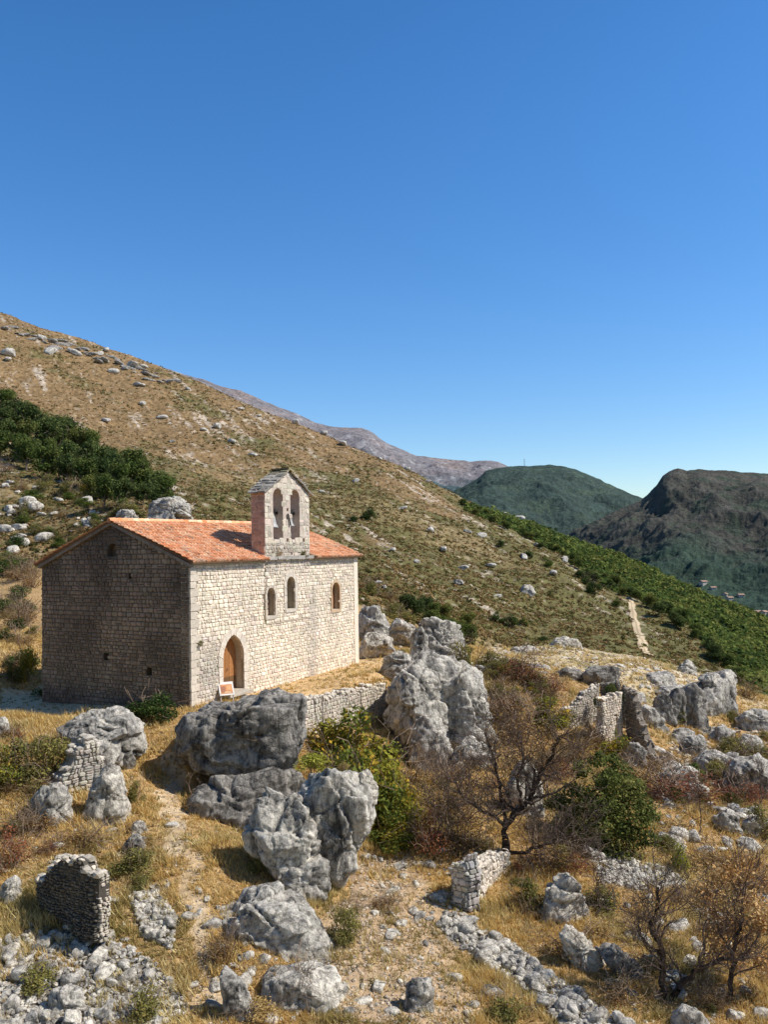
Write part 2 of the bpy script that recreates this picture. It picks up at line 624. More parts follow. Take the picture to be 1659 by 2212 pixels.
Z_HEAPS = [[(-60,2040),(60,2020),(200,2000),(300,2060),(370,2110),(400,2180),(300,2260),(-60,2260)], [(280,1940),(330,1915),(385,1990),(370,2050),(310,2020)],
           [(960,1965),(1010,1990),(1110,2040),(1180,2100),(1290,2170),(1370,2230),(1230,2230),(1150,2150),(1040,2080),(950,2000)],
           [(1270,1845),(1330,1850),(1450,1880),(1490,1915),(1400,1925),(1300,1905)]]
m = zmask(Z_PATH)
C = lerp(C, (.66, .51, .33), m * (.5 + .6 * sstep(-.2, .3, n_b)))
GR *= 1 - .9 * m
m = zmask(Z_SCREE, 1.0)
C = lerp(C, (.56, .42, .29), m * .6)
C = lerp(C, (.24, .165, .11), m * sstep(.0, .35, n_a) * .8)
GR *= 1 - .8 * m
m = zmask(Z_TERR, .4)
C = lerp(C, (.70, .48, .25), m * (.55 + .45 * sstep(-.2, .3, n_a)))
GR *= 1 - .7 * m
m = zmask(Z_YARD, .5)
C = lerp(C, (.74, .57, .34), m)
GR *= 1 - .93 * m
m = zmask(Z_PLAT, 1.2)
C = lerp(C, (.54, .41, .22), m)
C = lerp(C, (.72, .64, .52), m * sstep(-.05, .25, n_b) * .8)
C = lerp(C, (.21, .19, .075), m * sstep(.05, .3, n_a) * .7)
GR *= 1 - .75 * m
m = zmask(Z_SAND, 1.0)
C = lerp(C, (.55, .41, .24), m * .85)
GR *= 1 - .5 * m
for z in Z_HEAPS:
    m = zmask(z, .3)
    C = lerp(C, (.26, .23, .19), m)
    GR *= 1 - .8 * m
GR *= 1 - flat * .5
# hillside
hill = sstep(70, 125, TY)
h1, h2, h3 = fbm(xy3(TX, TY, 45, 1), 5), fbm(xy3(TX, TY, 9, 2), 4), fbm(xy3(TX, TY, 110, 8), 3)
CH = np.tile(np.array([.235, .150, .070]), (len(TX), 1))
CH = lerp(CH, (.28, .19, .098), sstep(.0, .35, h2) * .8)
low = sstep(60, -5, TZ - .12 * np.abs(TX))     # greener low down
CH = lerp(CH, (.125, .12, .042), np.clip(sstep(-.30, .15, h1 + .5 * h2 + .75 * low - .36), 0, 1) * .9)
CH = lerp(CH, (.33, .235, .12), sstep(.12, .35, h3 - .2 * h2) * low * .6)
# fall line streaks of pale stone
tx, ty = .43, -.90
st = fbm(np.stack([(TX * tx + TY * ty) / 62, (TX * ty - TY * tx) / 5.0, np.full_like(TX, 4.4)], 1), 3)
st2 = fbm(xy3(TX, TY, 60, 12), 3)
fine = fbm(xy3(TX, TY, 2.6, 6.1), 3)
CH = lerp(CH, (.50, .42, .33), sstep(.17, .38, st * .8 + .35 * st2 + .45 * fine) * .85)
CH = lerp(CH, (.13, .10, .045), sstep(.10, .35, fbm(xy3(TX, TY, 3.4, 8.8), 3)) * .6)
CH = lerp(CH, (.47, .38, .28), sstep(.28, .45, fbm(xy3(TX, TY, 3.2, 3.3), 3)) * .6)
Z_WOOD = [(985,1078),(1040,1096),(1100,1142),(1150,1168),(1200,1194),(1240,1215),(1280,1250),(1370,1290),(1430,1318),(1500,1362),(1560,1432),(1600,1470),(1659,1500),(1760,1560),(2060,1560),(2060,1500),(1659,1340),(1600,1316),(1500,1274),(1400,1236),(1300,1200),(1200,1164),(1100,1128),(1040,1100)]
wood = zmask(Z_WOOD, 4.0)
beyond = ((TY > 260) & (TX / TY > .13) & (TZ < 40)).astype(float)
wood = np.maximum(wood, beyond * (TV < 1345) * (np.arange(len(TX)) >= 0) * sstep(.12, .16, TX / TY) * ((TY > 350) | (wood > 0)))
CH = lerp(CH, (.042, .062, .018), wood)
CH = CH * (1 + .16 * np.random.default_rng(5).normal(size=len(TX)) + .22 * fbm(xy3(TX, TY, 1.6, 1.1), 2))[:, None]
C = C * (1 - hill[:, None]) + CH * hill[:, None]
idx = np.arange(NL * NA).reshape(NL, NA)
quads = np.stack([idx[:-1, :-1], idx[:-1, 1:], idx[1:, 1:], idx[1:, :-1]], -1).reshape(-1, 4)
me = mesh_np('ground', np.stack([TX, TY, TZ], 1), quads, C, M['ground'], True)
me.materials.append(M['hill'])
mi = (TY[quads[:, 0]] > 88).astype(np.int32)
me.polygons.foreach_set('material_index', mi)
ground = tag(link('ground', me), kind='structure')
GRg = GR.reshape(NL, NA)
WDg = wood.reshape(NL, NA)

# dirt track climbing the spur
P = hits([1365, 1369, 1374, 1380, 1386, 1392, 1398], [1294, 1310, 1328, 1348, 1370, 1392, 1414])
TW = [2.6, 2.7, 2.7, 2.5, 2.4, 2.2, 2.0]
V, Fq, Ct = [], [], []
seg = []
for i in range(len(P) - 1):
    for t in np.linspace(0, 1, 12, endpoint=(i == len(P) - 2)):
        seg.append(P[i] * (1 - t) + P[i + 1] * t)
seg = np.array(seg)
for i, p in enumerate(seg):
    t = seg[min(i + 1, len(seg) - 1)] - seg[max(i - 1, 0)]
    s = np.array([t[1], -t[0], 0]) / math.hypot(t[0], t[1])
    for k in range(7):
        q = p + s * (k - 3) / 3 * (.85 + .55 * perlin(np.array([[i * .23, (k > 3) * 5.1, 2.2]]))[0]) + np.array([0, 0, 0])
        q = q + s * .7 * math.sin(i * .04 + .4)
        V.append((q[0], q[1], gz(q[0], q[1]) + .22 - .10 * abs(k - 3) / 3))
        Ct.append(np.array((.60, .47, .31) if k in (1, 2, 4, 5) else (.40, .31, .18)) * (1 + .25 * perlin(np.array([[i * .4, k * .7, 7.7]]))[0]))
n = len(seg)
Fq = np.array([(i * 7 + k, i * 7 + k + 1, i * 7 + k + 8, i * 7 + k + 7) for i in range(n - 1) for k in range(6)])
tag(link('dirt_track', mesh_np('dirt_track', V, Fq, Ct, M['ground'], True)), kind='structure')


# unseen hill added behind the viewer to block sky light from there
bu, bv = np.meshgrid(np.linspace(-260, 230, 120), np.linspace(0, 1, 70))
by_ = -7 - 150 * bv
bz_ = 4.6 + 120 * bv ** .9 * sstep(-330, -120, bu) * (1 - .4 * sstep(60, 230, bu)) - 25 * sstep(20, 200, bu)
bz_ = bz_ + 3.0 * fbm(xy3(bu.ravel(), by_.ravel(), 22, 4), 4, .5, True).reshape(bu.shape) * sstep(.02, .15, bv)
bx_ = bu
ix = np.arange(bu.size).reshape(bu.shape)
qb = np.stack([ix[:-1, :-1], ix[1:, :-1], ix[1:, 1:], ix[:-1, 1:]], -1).reshape(-1, 4)
cb_ = lerp(np.tile(np.array([.20, .15, .075]), (bu.size, 1)), (.07, .085, .03), sstep(-.2, .25, fbm(xy3(bu.ravel(), by_.ravel(), 25, 1), 4)))
tag(link('hillside', mesh_np('hillside', np.stack([bx_.ravel(), by_.ravel(), bz_.ravel()], 1), qb, cb_, M['hill'], True)), kind='structure')


# ------------------------------------------------------------------ far hills
def range_patch(name, crest, Yc, foot, Yf, colour, n=(340, 200), rough=1.0, behind=1.35):
    us = np.linspace(crest[0][0], crest[-1][0], n[0])
    vc = np.interp(us, [p[0] for p in crest], [p[1] for p in crest])
    vf = np.interp(us, [p[0] for p in foot], [p[1] for p in foot])
    yc = np.interp(us, [p[0] for p in Yc], [p[1] for p in Yc])
    yf = np.interp(us, [p[0] for p in Yf], [p[1] for p in Yf])
    T = np.linspace(0, 1.25, n[1])
    X, Y, Z = (np.zeros((n[1], n[0])) for _ in range(3))
    for i in range(n[0]):
        pc, pf = at(us[i], vc[i], yc[i]), at(us[i], vf[i], yf[i])
        t = np.minimum(T, 1)
        y = yf[i] + (yc[i] - yf[i]) * t
        z = pf[2] + (pc[2] - pf[2]) * (t * .55 + .45 * t ** 1.6)
        b = np.maximum(T - 1, 0)
        y = y + b * yc[i] * behind
        z = z - b * 2.0 * abs(pc[2] - pf[2]) - b * b * 4 * abs(pc[2] - pf[2])
        X[:, i], Y[:, i], Z[:, i] = y * (pc[0] / pc[1]), y, z
    X, Y, Z = X.ravel(), Y.ravel(), Z.ravel()
    t = np.repeat(T, n[0])
    s = float(np.mean(yc)) / 12
    w = sstep(0, .25, t) * sstep(1.02, .72, t) * .9 + .1
    Z = Z + w * rough * s * .16 * fbm(xy3(X, Y, s, 3), 5, .55, True) + rough * s * .012 * fbm(xy3(X, Y, s / 9, 4), 4)
    C = colour(X, Y, Z, t, s)
    C = C * (1 + .38 * fbm(xy3(X, Y, s * .03, 6), 2) + .16 * np.random.default_rng(1).normal(size=len(X)))[:, None]
    ix = np.arange(n[0] * n[1]).reshape(n[1], n[0])
    q = np.stack([ix[:-1, :-1], ix[:-1, 1:], ix[1:, 1:], ix[1:, :-1]], -1).reshape(-1, 4)
    C = C * 1.0 + np.array([.006, .011, .016]) * (float(np.mean(yc)) / 2000) ** .5      # bluish haze of the distance mixed into the colour
    o = link(name, mesh_np(name, np.stack([X, Y, Z], 1), q, C, M['far'], True))
    return tag(o, kind='structure'), (X.reshape(n[1], n[0]), Y.reshape(n[1], n[0]), Z.reshape(n[1], n[0]))


def c_grey(X, Y, Z, t, s):
    C = np.tile(np.array([.20, .175, .175]), (len(X), 1))
    C = lerp(C, (.25, .195, .175), sstep(-.1, .35, fbm(xy3(X, Y, s * .6, 1), 4)))
    C = lerp(C, (.36, .34, .335), sstep(.1, .4, fbm(xy3(X, Y, s * .18, 2), 4)) * .8)
    g = sstep(.62, .30, t + .25 * fbm(xy3(X, Y, s * .5, 7), 4))
    return lerp(C, (.060, .088, .085), g)


def c_green(X, Y, Z, t, s):
    C = np.tile(np.array([.044, .066, .046]), (len(X), 1))
    C = lerp(C, (.062, .088, .052), sstep(-.1, .4, fbm(xy3(X, Y, s * .5, 1), 5)))
    return lerp(C, (.034, .052, .042), sstep(.1, .4, fbm(xy3(X, Y, s * .12, 2), 4)))


def c_burnt(X, Y, Z, t, s):
    C = np.tile(np.array([.076, .068, .050]), (len(X), 1))
    C = lerp(C, (.098, .082, .058), sstep(.72, .95, t + .3 * fbm(xy3(X, Y, s * .5, 1), 4)))
    C = lerp(C, (.050, .066, .038), sstep(-.05, .3, fbm(xy3(X, Y, s * .35, 2), 5)) * .85)
    C = lerp(C, (.045, .052, .036), sstep(.05, .35, fbm(xy3(X, Y, s * .1, 2), 4)) * .6)
    C = lerp(C, (.26, .22, .21), sstep(.36, .5, fbm(xy3(X, Y, s * .3, 9), 5)) * .5)
    return lerp(C, (.044, .074, .044), sstep(.40, .20, t + .16 * fbm(xy3(X, Y, s * .4, 5), 4)))


def c_valley(X, Y, Z, t, s):
    C = np.tile(np.array([.040, .066, .046]), (len(X), 1))
    C = lerp(C, (.06, .085, .045), sstep(-.1, .4, fbm(xy3(X, Y, s * .4, 1), 5)))
    return C


range_patch('mountain', [(250,760),(400,812),(440,822),(480,838),(520,846),(560,864),(600,880),(640,894),(680,915),(720,923),(780,925),(800,932),(815,944),(835,960),(870,972),(900,985),(960,993),(1020,999),(1050,996),(1075,999),(1095,1008),(1150,1040),(1250,1090)],
            [(250,5200),(1100,5200),(1250,5200)], [(250,1020),(700,1080),(900,1110),(1250,1180)], [(250,3600),(1250,3300)], c_grey, rough=1.15)
range_patch('hill', [(820,1130),(900,1100),(985,1062),(1030,1036),(1050,1019),(1075,1012),(1100,1009),(1140,1008),(1190,1006),(1215,1008),(1240,1015),(1270,1027),(1300,1040),(1340,1058),(1370,1070),(1400,1080),(1470,1110),(1560,1160)],
            [(820,2600),(1150,2700),(1560,2300)], [(820,1200),(1000,1190),(1200,1260),(1400,1300),(1560,1310)], [(820,1400),(1560,1200)], c_green, rough=1.3)
_, RB = range_patch('hill', [(1190,1180),(1250,1150),(1320,1110),(1385,1080),(1400,1066),(1418,1048),(1432,1028),(1445,1018),(1465,1013),(1485,1019),(1510,1016),(1560,1019),(1620,1023),(1659,1025),(1750,1030),(2000,1050)],
            [(1190,1900),(1440,1750),(2000,1500)], [(1190,1270),(1400,1300),(1500,1340),(1659,1400),(2000,1500)], [(1190,1000),(1440,900),(1659,760),(2000,650)], c_burnt, n=(420, 260), rough=1.6)

# ------------------------------------------------------------------ masonry helpers
def masonry(mb, x0, x1, z0, z1, inside, to, colf, row=(.15, .24), wid=(.2, .46), proud=.034, rs=0, gap=.012):
    r = np.random.default_rng(rs)
    z = z0
    while z < z1:
        h = r.uniform(*row)
        x = x0 - r.uniform(0, .3)
        while x < x1:
            w = r.uniform(*wid) * (1 if r.random() > .25 else .6)
            hh = h
            cells = [(x, z, w, hh)]
            if r.random() < .16:
                cells = [(x, z, w, hh * .5), (x, z + hh * .5, w, hh * .5)]
            for (cx0, cz0, cw, ch) in cells:
                a0, a1 = max(cx0, x0) + gap, min(cx0 + cw, x1) - gap
                if a1 - a0 < .05:
                    continue
                xm, zm = (a0 + a1) / 2, cz0 + ch / 2
                if not inside(xm, zm):
                    continue
                a, b = (a1 - a0) / 2, ch / 2 - gap
                c = min(a, b) * r.uniform(.25, .6)
                P = np.array([(-a + c, -b), (a - c, -b), (a, -b + c), (a, b - c), (a - c, b), (-a + c, b), (-a, b - c), (-a, -b + c)])
                P += r.normal(size=P.shape) * min(a, b) * .09
                pr = proud * r.uniform(.55, 1.35)
                tl = r.normal(size=2) * .09
                rings = []
                for sc, d in ((1, -.03), (.97, pr * .55), (.74, pr)):
                    q = P * sc
                    dd = d + (q @ tl if d > 0 else 0) * min(1, d / proud)
                    rings.append(np.stack([q[:, 0] + xm, np.full(8, 1.0) * dd, q[:, 1] + zm], 1))
                V = to(np.concatenate(rings))
                Fs = []
                for k in range(2):
                    for i in range(8):
                        j = (i + 1) % 8
                        Fs.append((k * 8 + i, k * 8 + j, k * 8 + 8 + j, k * 8 + 8 + i))
                Fs.append(tuple(range(16, 24)))
                mb.add(V, Fs, colf(xm, zm) * (r.uniform(.84, 1.1) if r.random() < .88 else r.uniform(.66, .86)) * (1 + r.normal(size=3) * .02))
            x += w
        z += h


def arch_loop(x0, x1, z0, z1, pointed=False, n=8):
    """opening outline from sill z0 to crown z1"""
    xm, hw = (x0 + x1) / 2, (x1 - x0) / 2
    pts = [(x0, z0), (x1, z0)]
    if pointed:
        rise = hw * 1.4
        zs = z1 - rise
        Rr = (hw * hw + rise * rise) / (2 * hw)
        am = math.asin(min(1, rise / Rr))
        for i in range(n + 1):
            t = am * i / n
            pts.append((x1 - Rr + Rr * cos(t), zs + Rr * sin(t)))
        for i in range(n - 1, -1, -1):
            t = am * i / n
            pts.append((x0 + Rr - Rr * cos(t), zs + Rr * sin(t)))
    else:
        zs = z1 - hw
        for i in range(2 * n + 1):
            t = pi * i / (2 * n)
            pts.append((xm + hw * cos(t), zs + hw * sin(t)))
    return pts


def grow_loop(loop, d):
    P = np.array(loop)
    c = P.mean(0)
    q = []
    for i in range(len(P)):
        a, b = P[i - 1], P[(i + 1) % len(P)]
        t = (b - a) / (np.linalg.norm(b - a) + 1e-9)
        nn = np.array([t[1], -t[0]])
        if nn @ (P[i] - c) < 0:
            nn = -nn
        q.append(tuple(P[i] + nn * d))
    return q


def ring_stones(mb, inner, outer, y0, y1, to, colf, n, r, base=True):
    """dressed stones round an opening: quads between two outlines, skipping the sill"""
    def resample(L):
        L = np.array(L[1:] + [L[0]])
        s = np.concatenate([[0], np.cumsum(np.linalg.norm(np.diff(L, axis=0), axis=1))])
        return lambda t: np.array([np.interp(t * s[-1], s, L[:, 0]), np.interp(t * s[-1], s, L[:, 1])])
    fi, fo = resample(inner), resample(outer)
    for k in range(n):
        t0, t1 = (k + .03) / n, (k + .97) / n
        q = [fi(t0), fi((t0 + t1) / 2), fi(t1), fo(t1), fo((t0 + t1) / 2), fo(t0)]
        V = np.array([(p[0], y0 + r.normal() * .004, p[1]) for p in q] + [(p[0], y1, p[1]) for p in q])
        Fs = [tuple(range(6)), tuple(range(6, 12))[::-1]] + [(i, (i + 1) % 6, (i + 1) % 6 + 6, i + 6) for i in range(6)]
        mb.add(to(V), Fs, colf * r.uniform(.88, 1.1))


# ------------------------------------------------------------------ chapel
def plane_xy(u, v, D, off=0.0, Dn=None):
    d = ray(u, v)
    o = (PA + Dn * off if Dn is not None else PA) - CAM
    A = np.array([[d[0], -D[0]], [d[1], -D[1]]])
    t, x = np.linalg.solve(A, o[:2])
    return x, CAM[2] + t * d[2]


def fr(u, v, off=0.0):
    return plane_xy(u, v, D1, off, D2)


def ga(u, v):
    return plane_xy(u, v, D2)


chapel = bpy.data.objects.new('stone_chapel', None)
chapel.location = PA
chapel.rotation_euler = (0, 0, pi / 2 - TH)
col.objects.link(chapel)
tag(chapel, 'old stone chapel with terracotta tiled gable roof and a twin arched bellcote', 'chapel')

zE = fr(408, 1216)[1]
apex = ga(243, 1126)
zR = apex[1]
zL = ga(89, 1219)[1]
ym = apex[0]
print('chapel', LEN, WID, zE, zR, zL, ym)
BASE = -1.2
rw = np.random.default_rng(5)
CRM = np.array([.90, .785, .635])
GRY = np.array([.44, .40, .355])

f_id = lambda V: V
# --- openings of the front wall
def opening(u0, u1, vt, vb, pointed=False):
    um = (u0 + u1) / 2
    x0, x1 = fr(u0, vb)[0], fr(u1, vb)[0]
    return arch_loop(x0, x1, fr(um, vb)[1], fr(um, vt)[1], pointed)


W1, W2, W3 = opening(573.6, 591.2, 1269, 1330), opening(616.5, 634.2, 1245, 1314.6), opening(716.7, 732.6, 1257.5, 1315.8)
DOOR = opening(480.7, 526, 1370, 1492, True)
holes_px = [(596, 1334, .2), (646, 1328, .22), (611, 1340, .16), (612, 1247, .2), (655, 1370, .16), (640, 1262, .15), (700, 1368, .14)]
HOL = []
for u, v, s in holes_px:
    x, z = fr(u, v)
    HOL.append([(x - s / 2, z - s / 2), (x + s / 2, z - s / 2), (x + s / 2, z + s / 2), (x - s / 2, z + s / 2)])
front = [(0, BASE), (LEN, BASE), (LEN, zE), (0, zE)]
mb = MB()
TW_ = .55
mb.plate(front, [W1, W2, W3, DOOR] + HOL, 0, TW_, (.56, .48, .37))
grown = [np.array(grow_loop(l, .10)) for l in (W1, W2, W3, DOOR)] + [np.array(l) for l in HOL]
xb0, xb1 = fr(572, 1200)[0], fr(667.5, 1195)[0]


def in_front(x, z):
    if z > zE - .06 or x < .02:
        return False
    for g in grown:
        if g[:, 0].min() < x < g[:, 0].max() and g[:, 1].min() < z < g[:, 1].max():
            if in_poly(np.array([x]), np.array([z]), [tuple(p) for p in g])[0]:
                return False
    return True


def c_front(x, z):
    c = CRM.copy()
    n = perlin(np.array([[x / 1.6, z / 1.6, 0.3], [x / .5, z / .5, 4.2]]))
    c = c * (1 + .10 * n[0] + .08 * n[1])
    # lower left part greyer, a grey damp streak right of the middle, dirt under the ledge
    g = .55 * sstep(6, 1.0, x) * sstep(4.2, 1.5, z) + .75 * math.exp(-((x - xb1 - .15) / .55) ** 2) * sstep(5.6, 4.0, z) * .8
    g += .45 * max(0, perlin(np.array([[x / .35, z / 3.0, 8.8]]))[0]) * sstep(zE - 3.2, zE, z)
    g += .5 * math.exp(-((z - zE + .35) / .4) ** 2) * (1 if xb0 < x < xb1 else .15)
    g = min(.85, max(0, g * (1 + n[0])))
    return c * (1 - g) + GRY * g


zst = fr(600, 1345)[1]
mb.plate([(xb0, zst), (xb1, zst), (xb1, zE - .02), (xb0, zE - .02)], [grow_loop(W1, .01), grow_loop(W2, .01)], -.06, -.003, (.56, .48, .38))


def to_front(V):
    """the strip under the bellcote stands a little proud of the wall"""
    V = V * [1, -1, 1]
    V[:, 2] += .025 * perlin(np.stack([V[:, 0] / 1.3, V[:, 2] / 1.3, V[:, 1] * 0], 1))
    c = V.mean(0)
    if xb0 < c[0] < xb1 and c[2] > zst:
        V[:, 1] -= .06
    return V


masonry(mb, 0, LEN, BASE, zE - .05, in_front, to_front, c_front, row=(.13, .22), wid=(.17, .40), rs=1)
# dressed corner stones
z = BASE
k = 0
while z < zE - .1:
    h = rw.uniform(.28, .4)
    w = (.5, .32)[k % 2]
    mb.box((-.06, -.065, z + .01), (w, .05, min(z + h, zE) - .01), np.array([.66, .58, .475]) * rw.uniform(.92, 1.06), .006)
    z += h
    k += 1
mb.build('wall', M['masonry'], chapel)

# --- gable wall (local x = 0, faces the camera's left); same stone darkened for its shade
gable = [(0, BASE), (WID, BASE), (WID, zL), (ym, zR), (0, zE)]
g_to = lambda V: np.stack([V[:, 1], V[:, 0], V[:, 2]], 1)
gh = []
for u, v, sw, sh in ((281, 1243, .16, .3), (229, 1418, .34, .34), (322, 1450, .36, .36)):
    y, z = ga(u, v)
    gh.append([(y - sw / 2, z - sh / 2), (y + sw / 2, z - sh / 2), (y + sw / 2, z + sh / 2), (y - sw / 2, z + sh / 2)])
y, z = ga(243, 1202)
gh.append(arch_loop(y - .33, y + .33, z, z + .62))
mb = MB()
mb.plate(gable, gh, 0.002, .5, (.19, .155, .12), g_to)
gg = [np.array(l) for l in gh]


def roof_z(y):
    return np.interp(y, [0, ym, WID], [zE, zR, zL])


def in_gable(y, z):
    if z > roof_z(y) - .12 or not 0 < y < WID:
        return False
    return not any(g[:, 0].min() - .04 < y < g[:, 0].max() + .04 and g[:, 1].min() - .04 < z < g[:, 1].max() + .04 for g in gg)


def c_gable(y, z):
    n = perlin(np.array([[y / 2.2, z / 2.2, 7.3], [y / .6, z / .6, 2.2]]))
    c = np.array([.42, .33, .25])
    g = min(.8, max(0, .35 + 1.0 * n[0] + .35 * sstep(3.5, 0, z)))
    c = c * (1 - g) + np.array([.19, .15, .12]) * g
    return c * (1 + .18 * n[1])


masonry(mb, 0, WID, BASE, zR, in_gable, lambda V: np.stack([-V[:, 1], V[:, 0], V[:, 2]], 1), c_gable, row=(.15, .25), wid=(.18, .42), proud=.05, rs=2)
for l in gh[:3]:       # dark rear of the blind putlog holes
    q = np.array(l)
    mb.box((.34, q[:, 0].min() + .004, q[:, 1].min() + .004), (.36, q[:, 0].max() - .004, q[:, 1].max() - .004), (.1, .08, .07))
mb.build('wall', M['masonry'], chapel)
mb = MB()
mb.plate([(0, BASE), (LEN - .5, BASE), (LEN - .5, zL - .02), (0, zL - .02)], [], WID - .5, WID - .003, (.42, .37, .3), lambda V: V + [.502, 0, 0])
masonry(mb, 0, LEN, 0, zL - .05, lambda x, z: True, lambda V: V * [1, 1, 1] + [0, WID, 0], lambda x, z: CRM * .8, row=(.25, .35), wid=(.4, .7), rs=3)
mb.build('wall', M['masonry'], chapel)
mb = MB()
mb.plate([(.56, BASE), (WID - .51, BASE), (WID - .51, zL - .4), (ym, zR - .05), (.56, zE - .4)], [], LEN - .5, LEN - .003, (.42, .37, .3), g_to)
masonry(mb, 0, WID, BASE, zR, lambda y, z: z < roof_z(y) - .1, lambda V: np.stack([V[:, 1] + LEN, V[:, 0], V[:, 2]], 1), lambda x, z: CRM * .9, row=(.2, .3), wid=(.3, .6), rs=4)
mb.box((LEN - .4, -.055, BASE), (LEN + .055, .05, zE - .02), CRM * .95)
mb.build('wall', M['masonry'], chapel)
# niche back in the gable
mb = MB()
q = np.array(gh[3])
mb.box((.30, q[:, 0].min() - .02, q[:, 1].min() - .02), (.34, q[:, 0].max() + .02, q[:, 1].max() + .02), (.27, .225, .185))
mb.build('niche', M['masonry'], chapel)

# --- floor / darkness inside comes from the closed room itself
mb = MB()
mb.box((.5, .55, -.3), (LEN - .5, WID - .5, -.2), (.2, .17, .13))
mb.build('floor', M['masonry'], chapel)

# --- door in its pointed stone surround
mb = MB()
ring_stones(mb, DOOR, grow_loop(DOOR, .33), -.06, .12, f_id, np.array([.70, .62, .52]), 15, rw)
sd_ = mb.build('door_surround', M['masonry'], chapel)
dx0, dx1 = DOOR[0][0], DOOR[1][0]
dz0, dz1 = DOOR[0][1], max(p[1] for p in DOOR)
mb = MB()
hw = (dx1 - dx0) / 2
xm = (dx0 + dx1) / 2
npl = 9
inner = grow_loop(DOOR, .03)
P = np.array(inner[1:] + [inner[0]])
for k in range(npl):
    a0, a1 = dx0 - .03 + (dx1 - dx0 + .06) * (k + .04) / npl, dx0 - .03 + (dx1 - dx0 + .06) * (k + .96) / npl
    def top(x):
        s = [p for p in inner if abs(p[0] - x) < .12 and p[1] > dz0 + .5]
        L = sorted([p for p in inner[1:]], key=lambda p: p[0])
        return np.interp(x, [p[0] for p in L], [p[1] for p in L])
    off = .0 if k < 5 else .035
    zt0, zt1 = min(top(a0), dz1 + .02), min(top(a1), dz1 + .02)
    zt0, zt1 = max(zt0, dz0 + 1.2), max(zt1, dz0 + 1.2)
    c = np.array([.42, .19, .072]) * rw.uniform(.8, 1.2)
    for za, zb, cc in ((dz0, dz0 + .62, c * .42 + np.array([.03, .03, .02])), (dz0 + .62, None, c)):
        t0, t1 = (zb, zb) if zb else (zt0, zt1)
        V = np.array([(a0, .40 + off, za), (a1, .40 + off, za), (a1, .40 + off, t1), (a0, .40 + off, t0), (a0, .46, za), (a1, .46, za), (a1, .46, t1), (a0, .46, t0)])
        mb.add(V, [(0, 1, 2, 3), (7, 6, 5, 4), (0, 4, 5, 1), (1, 5, 6, 2), (2, 6, 7, 3), (3, 7, 4, 0)], cc)
door = mb.build('door', M['wood'], chapel)
mb = MB()
mb.tube([(xm + .02, .36, dz0 + 1.05), (xm + .02, .33, dz0 + 1.0), (xm + .02, .36, dz0 + .92)], .018, (.05, .045, .04))
mb.build('handle', M['metal'], door)
mb = MB()
mb.box((dx0 - .15, -.5, dz0 - .16), (dx1 + .15, .4, dz0 - .005), (.5, .45, .38), .01)
mb.build('doorstep', M['masonry'], chapel)


def window(loop, fill, surround, depth, sw=.2, arr=9, label=None):
    s = MB()
    pr = -.12 if loop is not W3 else -.06
    ring_stones(s, loop, grow_loop(loop, sw), pr, .1, f_id, np.array(surround), arr, rw)
    q = np.array(loop)
    s.box((q[:, 0].min() - .12, pr - .01, q[:, 1].min() - .17), (q[:, 0].max() + .12, .1, q[:, 1].min() - .005), np.array(surround) * .97, .004)
    f = s.build('window', M['masonry'], chapel)
    b = MB()
    if fill == 'stone':
        b.plate(grow_loop(loop, .02), [], depth, depth + .1, (.42, .33, .26))
        g = np.array(loop)
        masonry(b, g[:, 0].min(), g[:, 0].max(), g[:, 1].min(), g[:, 1].max(), lambda x, z: in_poly(np.array([x]), np.array([z]), loop)[0],
                lambda V: V * [1, -1, 1] + [0, depth, 0], lambda x, z: np.array([.47, .33, .24]), row=(.2, .35), wid=(.25, .5), proud=.06, rs=9)
        b.build('infill', M['masonry'], f)
    elif fill == 'wood':
        b.plate(grow_loop(loop, .02), [], depth, depth + .06, (.36, .17, .07))
        x0, x1 = q[:, 0].min(), q[:, 0].max()
        b.box(((x0 + x1) / 2 - .03, depth - .04, q[:, 1].min()), ((x0 + x1) / 2 + .03, depth - .002, q[:, 1].max() - .05), (.25, .12, .05))
        b.build('shutter', M['wood'], f)
    else:
        b.plate(grow_loop(loop, .02), [], depth, depth + .03, (.035, .03, .025))
        x0, x1 = q[:, 0].min(), q[:, 0].max()
        for k in range(1, 4):
            zz = q[:, 1].min() + (q[:, 1].max() - q[:, 1].min()) * k / 4
            b.box((x0, depth - .03, zz - .012), (x1, depth - .003, zz + .012), (.1, .085, .07))
        b.build('pane', M['metal'], f)
    if label:
        f['label'] = label


window(W1, 'stone', (.60, .53, .44), .28, .14, label='arched window blocked with rubble stone')
window(W2, 'glass', (.66, .59, .50), .42, .26, 11, label='tall dark arched window below the bellcote')
window(W3, 'wood', (.62, .46, .31), .30, .14, label='arched window with orange brown boarding')

# --- ledges, eaves
mb = MB()
y0 = -.16
x = xb0 + .05
while x < xb1 + .25:
    w = rw.uniform(.45, .8)
    mb.box((x + .006, -.26, zE - .02), (min(x + w, xb1 + .3) - .006, .2, zE + .15), np.array([.40, .37, .33]) * rw.uniform(.85, 1.1), .012)
    x += w
mb.build('ledge', M['masonry'], chapel)
for (a, b) in ((-.1, xb0 - .02), (xb1 + .3, LEN + .1)):
    mb = MB()
    x = a
    while x < b:
        w = rw.uniform(.5, .9)
        mb.box((x + .004, -.13, zE - .10), (min(x + w, b) - .004, .1, zE + .02), np.array([.45, .42, .37]) * rw.uniform(.88, 1.08), .004)
        x += w
    mb.build('cornice', M['masonry'], chapel)
